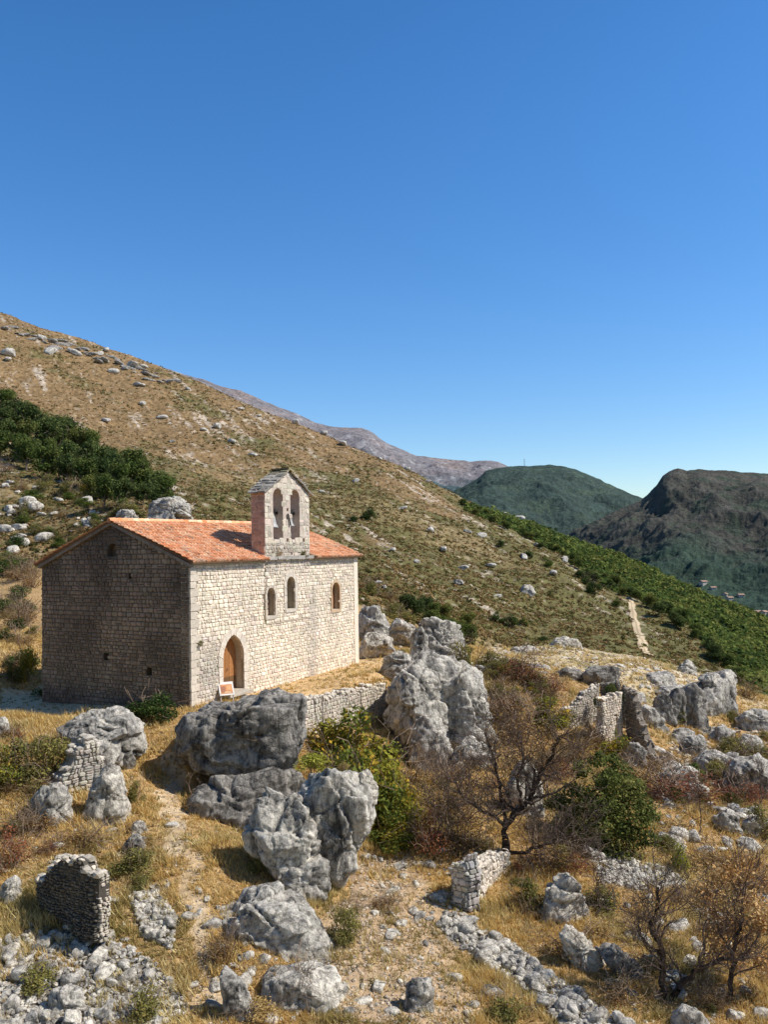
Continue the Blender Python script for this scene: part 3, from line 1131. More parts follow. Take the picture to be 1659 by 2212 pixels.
# stone band under the verge of the gable
mb = MB()
for (ya, za, yb, zb) in ((-.12, zE - .02, ym, zR), (ym, zR, WID + .1, zL - .02)):
    n = 12
    for k in range(n):
        t0, t1 = k / n, (k + .985) / n
        q = []
        for t in (t0, t1):
            y_, z_ = ya + (yb - ya) * t, za + (zb - za) * t
            q.append((y_, z_))
        V = []
        for xx in (-.16, .1):
            for (yy, zz), dz in ((q[0], -.17), (q[1], -.17), (q[1], -.005), (q[0], -.005)):
                V.append((xx, yy, zz + dz))
        mb.add(V, [(0, 1, 2, 3), (7, 6, 5, 4), (0, 4, 5, 1), (1, 5, 6, 2), (2, 6, 7, 3), (3, 7, 4, 0)], np.array([.36, .31, .26]) * rw.uniform(.85, 1.1))
mb.build('verge', M['masonry'], chapel)

# --- tiled roof
PAL = np.array([1.06, 1.0, .92]) * np.array([[.86, .42, .23], [.90, .50, .30], [.80, .35, .17], [.92, .57, .38], [.84, .46, .29], [.94, .66, .47], [.70, .30, .16], [.88, .52, .34], [.78, .54, .40]])


def tile_slope(mb, eave, ridge, x0, x1, seed, cut=None):
    r = np.random.default_rng(seed)
    e, g = np.array(eave), np.array(ridge)
    L = np.linalg.norm(g - e)
    dv = (g - e) / L
    nv = np.array([-dv[1], dv[0]])
    if nv[1] < 0:
        nv = -nv
    p, cl = .215, .37
    nx, nc = int((x1 - x0) / p), int(L / cl) + 1
    sub = 8
    xs = np.linspace(x0, x0 + nx * p, nx * sub + 1)
    prof = np.maximum(0, np.cos(2 * pi * (xs - x0) / p)) ** .7 * .055
    ti = np.clip(np.round((xs - x0) / p).astype(int), 0, nx)
    wob = r.normal(size=nx + 1) * .012
    V, Cc = [], []
    rows = []
    for c in range(nc):
        ct = (PAL[r.integers(0, len(PAL), nx + 1)] * .75 + PAL.mean(0) * .25) * r.uniform(.84, 1.1, (nx + 1, 1))
        ct[r.random(nx + 1) < .05] *= np.array([.62, .7, .75])
        sj = r.normal(size=nx + 1) * .02
        lift = r.uniform(0, .014, nx + 1)
        for s, hh in ((c * cl, .045), (min((c + 1) * cl, L), .004)):
            ss = np.clip(s + sj[ti], -.1, L) + (0 if c else 0)
            h = prof * (1 if hh > .01 else .9) + hh + lift[ti] + .02 * np.sin(xs * .8 + c * .35)
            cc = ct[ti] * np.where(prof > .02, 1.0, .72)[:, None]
            y_ = e[0] + dv[0] * ss + nv[0] * h
            z_ = e[1] + dv[1] * ss + nv[1] * h
            rows.append(np.stack([xs + wob[ti], y_, z_], 1))
            Cc.append(cc)
    # closing edge under the eave
    first = rows[0].copy()
    first[:, 1] = e[0]
    first[:, 2] = e[1] - .01 + np.where(prof > .02, prof * .75, 0)
    rows = [first] + rows
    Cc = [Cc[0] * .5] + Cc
    m_ = len(xs)
    Fs = [(i * m_ + j, i * m_ + j + 1, (i + 1) * m_ + j + 1, (i + 1) * m_ + j) for i in range(len(rows) - 1) for j in range(m_ - 1)
          if cut is None or not (cut[0] < xs[j] < cut[1] and rows[i][j][1] < cut[2])]
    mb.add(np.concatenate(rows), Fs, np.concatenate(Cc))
    # boarding under the tiles
    ec = e if cut is None else e + dv * ((cut[2] - e[0]) / dv[0])
    for xa_, xb_, e_ in ([(x0 + .03, x1 - .05, e)] if cut is None else [(x0 + .03, cut[0], e), (cut[0], cut[1], ec), (cut[1], x1 - .05, e)]):
        V = []
        for xx in (xa_, xb_):
            for q, o in ((e_, .012), (g, .012), (g, -.05), (e_, -.05)):
                V.append((xx, q[0] + nv[0] * o, q[1] + nv[1] * o))
        mb.add(V, [(0, 1, 2, 3), (7, 6, 5, 4), (0, 4, 5, 1), (1, 5, 6, 2), (2, 6, 7, 3), (3, 7, 4, 0)], (.30, .17, .10))


mb = MB()
sl = (zR - zE) / ym
tile_slope(mb, (-.36, zE + .02), (ym, zR + .02 + .0), -.24, LEN + .25, 1, (xb0 - .03, xb1 + .12, .35))
tile_slope(mb, (WID + .3, zL - .03), (ym, zR + .02), -.24, LEN + .25, 2)
roof = mb.build('roof', M['tile'], chapel)
mb = MB()
x = -.25
while x < LEN + .2:
    c = PAL[rw.integers(0, 6)] * rw.uniform(.85, 1.1)
    pts = [(x, ym, zR + .04), (x + .40, ym, zR + .055)]
    mb.tube(pts, [.115, .13], c, 10)
    x += .36
mb.build('ridge_tiles', M['tile'], roof)

# --- bellcote over the front wall
def solve_dep(x, u):
    lo, hi = 0.0, 4.0
    for _ in range(50):
        m = (lo + hi) / 2
        if proj(PA + D1 * x + D2 * m + np.array([0, 0, 9.]))[0] > u:
            lo = m
        else:
            hi = m
    return lo


BY = -.03
bx0, bx1 = fr(571, 1130)[0], fr(667, 1130)[0]
BD = solve_dep(bx0, 541.5)
zsl, zsr = fr(570, 1060)[1], fr(664, 1068)[1]
bxa, zba = fr(612, 1016)
zsl = zsr = (zsl + zsr) / 2
OPL = arch_loop(fr(589.5, 1164)[0], fr(610.9, 1164)[0], fr(600, 1164.5)[1], fr(600, 1055)[1])
OPR = arch_loop(fr(627, 1164)[0], fr(647, 1164)[0], fr(637, 1165)[1], fr(637, 1058)[1])
print('bellcote', bx0, bx1, BD, zsl, zsr, bxa, zba)
bxa = (bx0 + bx1) / 2 + .05
outer = [(bx0, zE - .3), (bx1, zE - .3), (bx1, zsr), (bxa, zba), (bx0, zsl)]
phol = []
for u, v, s in ((657.5, 1104, .16), (620, 1101, .17), (578.5, 1097, .14), (588.5, 1169, .2), (620, 1166.5, .18), (655, 1166.5, .19), (588, 1195.6, .15), (629, 1195.6, .14)):
    x, z = fr(u, v)
    phol.append([(x - s / 2, z - s / 2), (x + s / 2, z - s / 2), (x + s / 2, z + s / 2), (x - s / 2, z + s / 2)])
mb = MB()
mb.plate(outer, [OPL, OPR] + phol, BY, BY + BD, (.60, .50, .42))
gl = [np.array(grow_loop(l, .11)) for l in (OPL, OPR)] + [np.array(l) for l in phol]


def bz(x):
    return np.interp(x, [bx0, bxa, bx1], [zsl, zba, zsr])


def in_bell(x, z):
    if not bx0 + .02 < x < bx1 - .02 or z > bz(x) - .06:
        return False
    return not any(in_poly(np.array([x]), np.array([z]), [tuple(p) for p in g])[0] for g in gl)


zlow = OPL[0][1] - .2
cb = lambda x, z: (np.array([.68, .60, .49]) if z > zlow else np.array([.56, .50, .41]))
masonry(mb, bx0, bx1, zE + .1, zlow, in_bell, lambda V: V * [1, -1, 1] + [0, BY, 0], cb, rs=21)
masonry(mb, bx0, bx1, zlow, zba, in_bell, lambda V: V * [1, -1, 1] + [0, BY, 0], cb, row=(.24, .34), wid=(.3, .6), proud=.018, rs=22, gap=.006)
side_c = lambda x, z: np.array([.54, .38, .31])
for xs_, sg in ((bx0, -1), (bx1, 1)):
    masonry(mb, BY + .01, BY + BD, zE + .1, zsl - .05, lambda a, z: True, lambda V, xs_=xs_, sg=sg: np.stack([xs_ + sg * V[:, 1], V[:, 0], V[:, 2]], 1), side_c, row=(.24, .34), wid=(.3, .6), proud=.018, rs=23, gap=.006)
masonry(mb, bx0, bx1, zE + .1, zba, in_bell, lambda V: V * [1, 1, 1] + [0, BY + BD, 0], cb, row=(.24, .34), wid=(.3, .6), proud=.018, rs=24, gap=.006)
bell_cote = mb.build('bellcote', M['masonry'], chapel)
# the stones that close the putlog holes from behind stay dark
mb = MB()
for (xa, za, xb_, zb_) in ((bx0 - .22, zsl - .12, bxa, zba + .02), (bx1 + .22, zsr - .12, bxa, zba + .02)):
    nrow = 8
    for k in range(nrow):
        t = k / nrow
        px_, pz_ = xa + (xb_ - xa) * t, za + (zb_ - za) * t
        yy = BY - .16
        while yy < BY + BD + .12:
            w = rw.uniform(.35, .62)
            ye = min(yy + w, BY + BD + .16)
            dxs = (xb_ - xa) / nrow
            dzs = (zb_ - za) / nrow
            th = rw.uniform(.055, .085)
            o = rw.normal() * .035
            up = rw.uniform(-.01, .03)
            lich = sstep(.55, .95, t) * rw.uniform(.4, 1)
            c = np.array([.36, .335, .295]) * rw.uniform(.55, 1.35) * (1 - lich) + np.array([.33, .27, .10]) * lich
            V = []
            for y_ in (yy + .008, ye - .008):
                V += [(px_ + o * np.sign(dxs), y_, pz_ + .02 + up), (px_ + dxs * 1.5, y_, pz_ + dzs * 1.3 + .0 + up), (px_ + dxs * 1.5, y_, pz_ + dzs * 1.3 + th + up), (px_ + o * np.sign(dxs), y_, pz_ + .02 + th + up)]
            V = np.array(V) + rw.normal(size=(8, 3)) * .012
            mb.add(V, [(0, 1, 2, 3), (7, 6, 5, 4), (0, 4, 5, 1), (1, 5, 6, 2), (2, 6, 7, 3), (3, 7, 4, 0)], c)
            yy = ye
mb.build('slab_roof', M['masonry'], bell_cote)
mb = MB()
xA, zA = fr(619.5, 1110)
xB, zB = fr(624, 1135)
mb.tube([(xA - .05, BY - .07, zA), (xB + .02, BY - .07, zB)], [.05, .045], (.06, .055, .05), 5)  # thin dark diagonal bar across the pier
mb.build('dark_bar', M['metal'], bell_cote)

# --- bells hang in the two openings
for lp, nm in ((OPL, 'left hand'), (OPR, 'right hand')):
    q = np.array(lp)
    xc = (q[:, 0].min() + q[:, 0].max()) / 2
    zt = fr(600, 1112)[1]
    b = bpy.data.objects.new('bell', None)
    col.objects.link(b)
    b.parent = None
    wp = PA + D1 * xc + D2 * (BY + BD * .5) + np.array([0, 0, zt])
    b.location = wp
    b.rotation_euler = (0, 0, pi / 2 - TH)
    sc = 1.0 if lp is OPL else .86
    tag(b, ('pale grey bell hanging in the left arch of the bellcote' if lp is OPL else 'smaller pale grey bell hanging in the right arch of the bellcote'), 'bell', 'bells of the chapel')
    mb = MB()
    mb.lathe([(.0, .0), (.10, -.01), (.17, -.06), (.20, -.16), (.225, -.32), (.27, -.48), (.34, -.60), (.37, -.66), (.35, -.665), (.2, -.6), (0, -.58)], (.42, .42, .40), 20)
    mb.build('bell_body', M['metal'], b, True, scale=(sc, sc, sc))
    mb = MB()
    hw_ = (q[:, 0].max() - q[:, 0].min()) / 2 + .05
    mb.box((-hw_, -.09, .04), (hw_, .09, .18), (.035, .033, .03))
    mb.box((-.16, -.14, .0), (.16, .14, .34), (.03, .028, .026), .01)
    mb.build('headstock', M['wood'], b)
    mb = MB()
    mb.tube([(0, 0, -.2), (.02, 0, -.62 * sc)], [.02, .03], (.05, .045, .04))
    mb.lathe([(0, -.74), (.05, -.71), (.06, -.66), (.04, -.61), (0, -.6)], (.05, .045, .04), 10)
    mb.build('clapper', M['metal'], b)

# --- information panel and stone trough by the door
ip = at(489, 1512, 38.6)
ip[2] = gz(ip[0], ip[1])
t = bpy.data.objects.new('information_panel', None)
col.objects.link(t)
t.location = ip
t.rotation_euler = (0, 0, radians(22))
tag(t, 'small tilted information panel with orange picture in front of the chapel door', 'sign')
mb = MB()
ct = MB()
T = Matrix.Translation((0, 0, .62)) @ Matrix.Rotation(radians(48), 4, 'X')
def tr(V):
    return np.array([tuple(T @ Vector(p)) for p in V])
def tbox(mbx, lo, hi, c):
    n0 = len(mbx.v)
    mbx.box(lo, hi, c)
    mbx.v[n0] = tr(mbx.v[n0])
tbox(mb, (-.34, -.36, -.03), (.34, .36, 0), (.72, .71, .68))
board = mb.build('board', M['metal'], t)
mb = MB()
tbox(mb, (-.27, -.28, .002), (.27, .22, .006), (.60, .25, .09))
tbox(mb, (-.25, -.20, .007), (-.04, .12, .010), (.36, .15, .08))
tbox(mb, (.02, -.10, .007), (.22, .15, .010), (.68, .36, .16))
tbox(mb, (-.1, -.25, .011), (.2, -.17, .013), (.66, .45, .28))
mb.build('picture', M['metal'], board)
for sx in (-.28, .28):
    mb = MB()
    mb.box((sx - .025, -.2, -.2), (sx + .025, -.15, .44), (.62, .6, .57))
    mb.build('leg', M['metal'], t)

# ------------------------------------------------------------------ rocks
_ico = {}


def ico(sub):
    if sub not in _ico:
        bm = bmesh.new()
        bmesh.ops.create_icosphere(bm, subdivisions=sub, radius=1)
        V = np.array([v.co[:] for v in bm.verts])
        Fq = np.array([[v.index for v in f.verts] for f in bm.faces], np.int32)
        bm.free()
        _ico[sub] = (V, Fq)
    return _ico[sub]


def rock_mesh(name, outline_xz, D, seed, sub=5, n=3.4, facets=18, rough=1.0, mat='rock', tilt=0.0, root=.3, chips=None):
    """solid rock whose side view follows an outline (metres, about its centre), D = half depth"""
    V, Fq = ico(sub)
    r = np.random.default_rng(seed)
    O = np.array(outline_xz)
    c = O.mean(0)
    dens = np.concatenate([O[i] + (O[(i + 1) % len(O)] - O[i]) * np.linspace(0, 1, 40, endpoint=False)[:, None] for i in range(len(O))])
    d = dens - c
    ph, rr = np.arctan2(d[:, 1], d[:, 0]), np.hypot(d[:, 0], d[:, 1])
    o = np.argsort(ph)
    ph, rr = ph[o], rr[o]
    ph, rr = np.concatenate([ph - 2 * pi, ph, ph + 2 * pi]), np.tile(rr, 3)
    rho = np.hypot(V[:, 0], V[:, 2])
    phi = np.arctan2(V[:, 2], V[:, 0])
    s = 1 / (rho ** n + np.abs(V[:, 1]) ** n) ** (1 / n)
    R_ = np.interp(phi, ph, rr)
    P = np.stack([rho * s * np.cos(phi) * R_, V[:, 1] * s * D, rho * s * np.sin(phi) * R_], 1)
    P[:, 1] += tilt * P[:, 2]
    L = min(np.ptp(O[:, 0]), np.ptp(O[:, 1]), 2 * D)
    for k in range(facets):
        nn = r.normal(size=3)
        nn[1] = nn[1] * 1.3 - .5
        nn /= np.linalg.norm(nn)
        h = P @ nn
        q = r.uniform(.60, .92) if abs(nn[1]) > .4 else r.uniform(.84, .97)
        ex = np.maximum(0, h - q * h.max())
        P -= ex[:, None] * nn * .92
    # chips: many small flat breaks give crisp edges instead of a rounded skin
    for k in range(chips if chips is not None else 70 if sub > 4 else 26 if sub > 3 else 5):
        nn = r.normal(size=3)
        nn /= np.linalg.norm(nn)
        h = P @ nn
        P -= np.maximum(0, h - h.max() + L * r.uniform(.015, .085))[:, None] * nn * .96
    nr = P / (np.linalg.norm(P, axis=1)[:, None] + 1e-6)
    off = r.uniform(0, 50, 3)
    w = P / L
    # broken faces: every patch of the surface gets its own tilted plane, so edges are crisp and steps run between patches
    wp = w + .10 * np.stack([perlin(w * 2.2 + off + k * 7) for k in range(3)], 1)
    disp = np.zeros(len(P))
    for ns, am, tl, cr in ((14, .016, .11, .065), (80, .010, .15, .020), (420, .006, .16, .006)):
        if ns > len(P) // 6:
            continue
        S = wp[r.choice(len(P), ns, replace=False)] + r.normal(size=(ns, 3)) * .02
        S2 = S * [1, 1, 1.5]
        W2 = wp * [1, 1, 1.5]
        near_, gapd = np.zeros(len(P), int), np.zeros(len(P))
        for i in range(0, len(P), 4000):
            dd = ((W2[i:i + 4000, None] - S2[None]) ** 2).sum(-1)
            two = np.partition(dd, 1, axis=1)[:, :2]
            near_[i:i + 4000] = np.argmin(dd, 1)
            gapd[i:i + 4000] = np.sqrt(two[:, 1]) - np.sqrt(two[:, 0])
        g = r.normal(size=(ns, 3)) * tl
        h = r.normal(size=ns) * am
        disp += h[near_] + np.clip(((wp - S[near_]) * g[near_]).sum(1), -2.0 * am, 2.0 * am)
        deep = .5 + .5 * np.clip(perlin(w * 2 + off) * 2.5, -1, 1)
        disp -= cr * deep * np.exp(-(gapd / (.05 * (20 / ns) ** .5)) ** 2)
    disp += .02 * fbm(w * 1.7 + off, 2) - .04 * np.maximum(0, fbm(w * [1.5, 1.5, 2.6] + off + 9, 3, .5, True) - .36) * 1.6
    disp += .015 * fbm(w * 9 + off, 4, .6)
    P = P + nr * (disp * L * rough)[:, None]
    for ax, k in ((0, 0), (2, 1)):      # keep the outline's own size
        lo, hi = O[:, k].min() - c[k], O[:, k].max() - c[k]
        P[:, ax] = lo + (P[:, ax] - P[:, ax].min()) / np.ptp(P[:, ax]) * (hi - lo)
    if root:
        zlo, zh = P[:, 2].min(), np.ptp(P[:, 2])
        dn_ = np.clip((zlo + .45 * zh - P[:, 2]) / (.45 * zh), 0, 1)
        P[:, 2] -= root * zh * dn_
        P[:, :2] *= 1 + .75 * dn_[:, None]
    return mesh_np(name, P, Fq, None, M[mat], True), c


def rock(outline, label, depth=.8, Y=None, base=None, seed=0, name='boulder', mat='rock', group=None, sink=0.0, **kw):
    """outline: directions (u, v) of its edge seen from the viewpoint; Y its distance, or taken from where its foot meets the ground"""
    us, vs = [p[0] for p in outline], [p[1] for p in outline]
    if Y is None:
        b = base or ((min(us) + max(us)) / 2, max(vs) - sink)
        Y = hit(*b)[1] + depth * .35 * (max(us) - min(us)) / F * hit(*b)[1] * .5
    W = np.array([at(u, v, Y) for u, v in outline])
    cen = W.mean(0)
    zb = W[:, 2].min()
    D = depth * .5 * np.ptp(W[:, 0])
    me, c = rock_mesh(name, np.stack([W[:, 0] - cen[0], W[:, 2] - zb], 1), D, seed + 100, mat=mat, **kw)
    # the mesh is centred on the outline's middle; shift it so the origin sits at the foot
    v = np.zeros(len(me.vertices) * 3, np.float32)
    me.vertices.foreach_get('co', v)
    v = v.reshape(-1, 3)
    v[:, 0] += c[0]
    v[:, 2] += c[1]
    me.vertices.foreach_set('co', v.ravel())
    me.update()
    o = link(name, me, None, (cen[0], Y, zb))
    return tag(o, label, 'rock', group)


# big block in front of the chapel corner, standing on a rock stack; shade put into their dark stone
rock([(372,1612),(380,1572),(402,1540),(415,1528),(470,1518),(552,1512),(556,1500),(600,1497),(648,1500),(661,1512),(662,1560),(660,1610),(652,1645),(625,1668),(580,1674),(520,1668),(450,1660),(400,1654),(376,1645)],
     'huge flat topped dark grey block of rock just in front of the chapel door', .62, Y=31.5, seed=1, sub=6, n=8, mat='rock_dark', facets=4, rough=1.0, tilt=.05, root=0, chips=22)
rock([(556,1498),(580,1492),(640,1494),(660,1502),(664,1540),(658,1570),(600,1572),(560,1566),(554,1530)],
     'squarish top block of dark rock on the right end of the huge flat topped block', .75, Y=31.2, seed=2, n=8, mat='rock_dark', facets=3, rough=1.0, root=0, chips=16)
rock([(395,1760),(402,1700),(430,1664),(500,1656),(640,1660),(690,1700),(690,1830),(630,1880),(540,1850),(460,1815),(410,1795)],
     'shadowed rock base carrying the huge flat topped block', .55, Y=29.4, seed=3, sub=6, mat='rock_dark', n=3)
rock([(530,1768),(548,1722),(590,1702),(640,1738),(676,1765),(702,1805),(716,1868),(706,1920),(672,1948),(634,1925),(590,1880),(545,1838),(522,1800)],
     'jagged pale grey rock below the huge block, left half of the cleft pair', .8, Y=25.9, seed=4, sub=6, rough=1.0, root=0, n=4.5, facets=10, chips=36)
rock([(640,1700),(662,1668),(700,1652),(740,1654),(772,1668),(800,1690),(818,1715),(810,1752),(797,1800),(774,1850),(748,1895),(728,1938),(708,1925),(700,1860),(682,1800),(655,1750)],
     'tall grey rock with a smooth overhanging right face beside the yellow green bush', .8, Y=26.6, seed=5, sub=6, rough=1.0, n=4.5, root=0, facets=8, chips=36)
rock([(768,1690),(776,1662),(800,1664),(816,1690),(814,1716),(790,1722),(770,1712)], 'knobbly rock on the crown of the tall grey rock', .9, Y=26.5, seed=6, sub=5, mat='rock_pale')
rock([(600,1890),(640,1858),(690,1850),(714,1880),(708,1930),(680,1950),(640,1936),(610,1915)], 'rounded grey rock at the foot of the cleft pair of rocks', .8, Y=25.0, seed=7)
rock([(462,1995),(480,1972),(512,1962),(545,1928),(582,1917),(640,1938),(692,1962),(706,2010),(718,2066),(694,2084),(650,2080),(622,2090),(592,2096),(566,2084),(556,2050),(520,2030),(480,2010)],
     'large angular pale boulder beside the footpath in the foreground', .75, Y=23.4, seed=8, sub=6, n=6, facets=6, rough=1.0, chips=26)
rock([(470,2010),(500,1992),(530,2008),(552,2050),(556,2085),(530,2082),(495,2045)], 'tilted stone slab leaning on the left side of the large angular boulder', .6, Y=22.7, seed=9)
rock([(560,2130),(580,2102),(630,2094),(690,2096),(726,2110),(744,2160),(700,2186),(620,2184),(570,2168)], 'low crumbly rock in front of the large angular boulder', .8, seed=10, mat='rock_pale', sink=14)
rock([(474,2098),(494,2088),(524,2116),(546,2170),(548,2204),(520,2206),(492,2170)], 'leaning slab of pale stone on the right edge of the footpath', .6, seed=12, sink=14)
# left side
rock([(128,1572),(150,1545),(200,1532),(262,1525),(298,1532),(314,1556),(308,1590),(286,1612),(262,1632),(226,1620),(196,1596),(160,1584)],
     'flat pale slab of rock jutting out over the left side of the footpath', .8, Y=31.6, seed=13, sub=6, n=3, facets=9, rough=.8)
rock([(236,1612),(268,1600),(290,1616),(282,1650),(256,1662),(238,1645)], 'small rock pillar under the jutting flat slab', .8, Y=31, seed=14, mat='rock_dark')
rock([(60,1740),(90,1700),(130,1690),(150,1720),(150,1770),(110,1790),(70,1775)], 'low grey rock left of the crumbling rubble wall', .8, seed=15, sink=12)
rock([(186,1730),(202,1676),(240,1650),(264,1690),(274,1765),(235,1788),(192,1780)], 'grey rock buttress at the right end of the crumbling rubble wall', .8, seed=16, sink=10, mat='rock_pale')
rock([(262,1830),(280,1804),(302,1800),(314,1822),(306,1846),(276,1852)], 'rounded grey stone on the slope left of the footpath bend', .9, seed=17, sink=8)
rock([(282,1780),(300,1770),(318,1786),(312,1802),(290,1802)], 'small pale stone on the bend of the footpath', .9, seed=18, sink=5, sub=4)
rock([(186,1940),(214,1930),(232,1945),(226,1962),(200,1964)], 'flat pale stone lying behind the dark ruined wall', .9, seed=19, sink=5, sub=4)
rock([(0,1912),(30,1890),(44,1920),(34,1950),(0,1952)], 'grey rock cut by the left edge above the rubble heap', .9, seed=20, sink=8)
rock([(100,2150),(140,2128),(176,2140),(180,2180),(140,2200),(104,2186)], 'largest grey rock in the rubble heap at the bottom left', .9, seed=21, sink=10)
rock([(-20,1560),(8,1548),(20,1575),(10,1600),(-20,1600)], 'pale rock at the left edge below the trodden yard', .9, seed=22, sink=6, sub=4)
# cluster right of the terrace
rock([(888,1410),(894,1375),(914,1342),(940,1333),(966,1348),(988,1366),(1004,1392),(1013,1425),(1008,1460),(970,1478),(925,1460),(896,1440)],
     'tall pale crag rising behind the end of the terrace', .9, Y=47, seed=23, sub=6, facets=14, rough=1.1)
rock([(882,1380),(900,1352),(920,1360),(926,1400),(912,1440),(886,1440)], 'slim crag leaning on the left of the tall pale crag', .9, Y=46, seed=24, rough=1.1)
rock([(826,1436),(838,1412),(866,1404),(890,1416),(892,1444),(870,1454),(836,1454)], 'rounded boulder on the right end of the dry terrace', .9, Y=44.5, seed=25)
rock([(836,1500),(846,1464),(872,1444),(912,1440),(946,1452),(964,1478),(968,1520),(950,1552),(920,1572),(880,1590),(850,1574),(836,1540)],
     'big round fronted boulder hanging beside the terrace retaining wall', .9, Y=40.5, seed=26, sub=6, facets=10, rough=.9)
rock([(884,1590),(900,1552),(932,1540),(966,1552),(976,1590),(962,1634),(930,1650),(900,1630)], 'dark boulder wedged under the big round fronted boulder', .9, Y=39.4, seed=27)
rock([(958,1530),(984,1492),(1020,1482),(1044,1496),(1060,1530),(1066,1570),(1050,1604),(1010,1612),(976,1590)], 'pale broken crag to the right of the big round fronted boulder', .9, Y=41, seed=28, sub=6, rough=1.25)
rock([(1000,1470),(1020,1440),(1040,1450),(1048,1490),(1030,1510),(1006,1500)], 'pale rock on top of the broken crag', .9, Y=43, seed=29)
rock([(832,1640),(838,1580),(870,1576),(896,1600),(912,1650),(900,1690),(860,1680)], 'dark shadowed rock foot in the gully beside the yellow green bush', .8, Y=40.4, seed=30, mat='rock_dark')
rock([(970,1640),(990,1600),(1030,1590),(1060,1610),(1072,1660),(1040,1690),(990,1680)], 'grey rock half hidden behind the bare tree, left side', .9, Y=39, seed=31)
rock([(1084,1720),(1100,1660),(1130,1640),(1160,1670),(1178,1740),(1184,1820),(1150,1850),(1110,1830),(1090,1780)], 'pale upright crag directly behind the bare leaning tree', .7, Y=34, seed=32, sub=6, mat='rock_pale')
rock([(776,1420),(776,1375),(800,1365),(830,1376),(850,1394),(840,1412),(806,1420)], 'pale rock at the far right corner of the chapel', .9, Y=53, seed=33, mat='rock_pale')
rock([(772,1360),(776,1312),(800,1306),(836,1340),(850,1376),(820,1384),(790,1372)], 'grey rocky outcrop on the slope behind the far chapel corner', .8, Y=62, seed=34)
rock([(838,1356),(850,1336),(884,1352),(900,1376),(870,1384),(846,1376)], 'low rock between the far chapel corner and the tall crag', .9, Y=60, seed=35)
# plateau rocks and cliff
rock([(1180,1412),(1190,1386),(1220,1374),(1250,1378),(1262,1400),(1240,1418),(1200,1422)], 'white rock mound on the plateau crest', .9, Y=63, seed=36, mat='rock_pale')
rock([(1100,1420),(1118,1396),(1150,1394),(1170,1406),(1160,1424),(1120,1428)], 'flat pale rock on the plateau left of the white mound', .9, Y=60, seed=37, mat='rock_pale')
rock([(1186,1480),(1190,1448),(1230,1440),(1262,1450),(1266,1484),(1230,1492)], 'dark rock face left of the notch in the pit wall', .5, Y=51.5, seed=38, mat='rock_dark', n=4)
rock([(1258,1484),(1262,1442),(1300,1436),(1338,1448),(1344,1478),(1310,1490)], 'dark rock face with a rounded boulder in the pit wall', .5, Y=51, seed=39, mat='rock_dark', n=4)
CL = [([(1352,1520),(1360,1496),(1388,1494),(1396,1520),(1380,1536),(1358,1536)], 49.5), ([(1380,1600),(1374,1545),(1392,1522),(1422,1528),(1442,1560),(1448,1600),(1420,1630),(1394,1624)], 47),
      ([(1410,1540),(1416,1506),(1436,1494),(1450,1512),(1452,1548),(1434,1560)], 48.3), ([(1440,1552),(1444,1500),(1460,1484),(1486,1490),(1488,1556),(1464,1566)], 48.8),
      ([(1470,1556),(1474,1482),(1496,1474),(1522,1494),(1524,1530),(1512,1562),(1486,1568)], 49.0), ([(1500,1490),(1512,1462),(1546,1452),(1566,1470),(1562,1510),(1530,1514)], 52),
      ([(1540,1540),(1546,1466),(1570,1450),(1588,1462),(1592,1510),(1574,1552),(1552,1556)], 52), ([(1400,1510),(1408,1490),(1470,1476),(1482,1492),(1466,1510),(1420,1516)], 52),
      ([(1430,1640),(1440,1590),(1470,1572),(1500,1580),(1508,1620),(1480,1650)], 46.5), ([(1500,1620),(1510,1580),(1560,1560),(1588,1580),(1580,1620),(1540,1640)], 48),
      ([(1390,1650),(1404,1626),(1440,1630),(1452,1656),(1430,1672),(1400,1668)], 45), ([(1560,1660),(1572,1610),(1610,1588),(1650,1600),(1664,1650),(1620,1672)], 46),
      ([(1380,1476),(1400,1456),(1440,1450),(1460,1466),(1440,1480),(1400,1484)], 54), ([(1460,1470),(1470,1444),(1490,1424),(1504,1440),(1500,1470)], 58), ([(1540,1468),(1548,1450),(1580,1446),(1590,1462),(1570,1474)], 56)]
CLAB = ['small square rock beside the ivy clad ruin', 'broad rounded rock at the foot of the cliff next to the stepped ruin', 'upright smooth dark rock, first of the cliff faces from the left', 'tall smooth dark rock, second of the cliff faces from the left',
        'widest smooth dark rock in the middle of the cliff', 'pale block capping the middle of the cliff', 'rightmost square block ending the plateau cliff', 'flat ledge of rock above the dark cliff faces', 'pale broken rock below the dark cliff faces',
        'broken rock step under the right end of the cliff', 'low rubbly rock at the very bottom of the cliff', 'dark hollowed outcrop at the right edge below the sandy slope', 'flat pale rock on top of the plateau behind the ledge', 'pointed pale rock on the plateau rim', 'small flat rock on the rim at the right end of the plateau']
for k, ((pl, Yk), lb) in enumerate(zip(CL, CLAB)):
    rock(pl, lb, .85, Y=Yk, seed=200 + k, mat='rock_dark' if k in (2, 3, 4) else 'rock', n=6 if k in (2, 3, 4, 6) else 3.6, facets=10, rough=1.0, chips=30, group='rocks of the plateau cliff')  # dark stone on the middle faces paints in their shade
rock([(1376,1640),(1384,1540),(1410,1510),(1470,1490),(1530,1470),(1580,1462),(1592,1500),(1586,1560),(1560,1610),(1500,1650),(1420,1660)],
     'long bedrock mass behind the separate faces of the plateau cliff', .35, Y=51.5, seed=240, sub=6, n=4, rough=1.0)
rock([(1570,1700),(1590,1640),(1640,1630),(1690,1650),(1690,1720),(1620,1730)], 'low outcrop at the right edge under the hollowed one', .9, seed=241, sink=10)
rock([(834,1620),(846,1490),(884,1440),(930,1400),(985,1400),(1030,1450),(1058,1540),(1066,1640),(1000,1690),(900,1680)],
     'main rock mass of the crag between the terrace and the bare tree', .75, Y=42.0, seed=242, sub=6, n=4.5, root=0, chips=40, facets=8, rough=1.1)
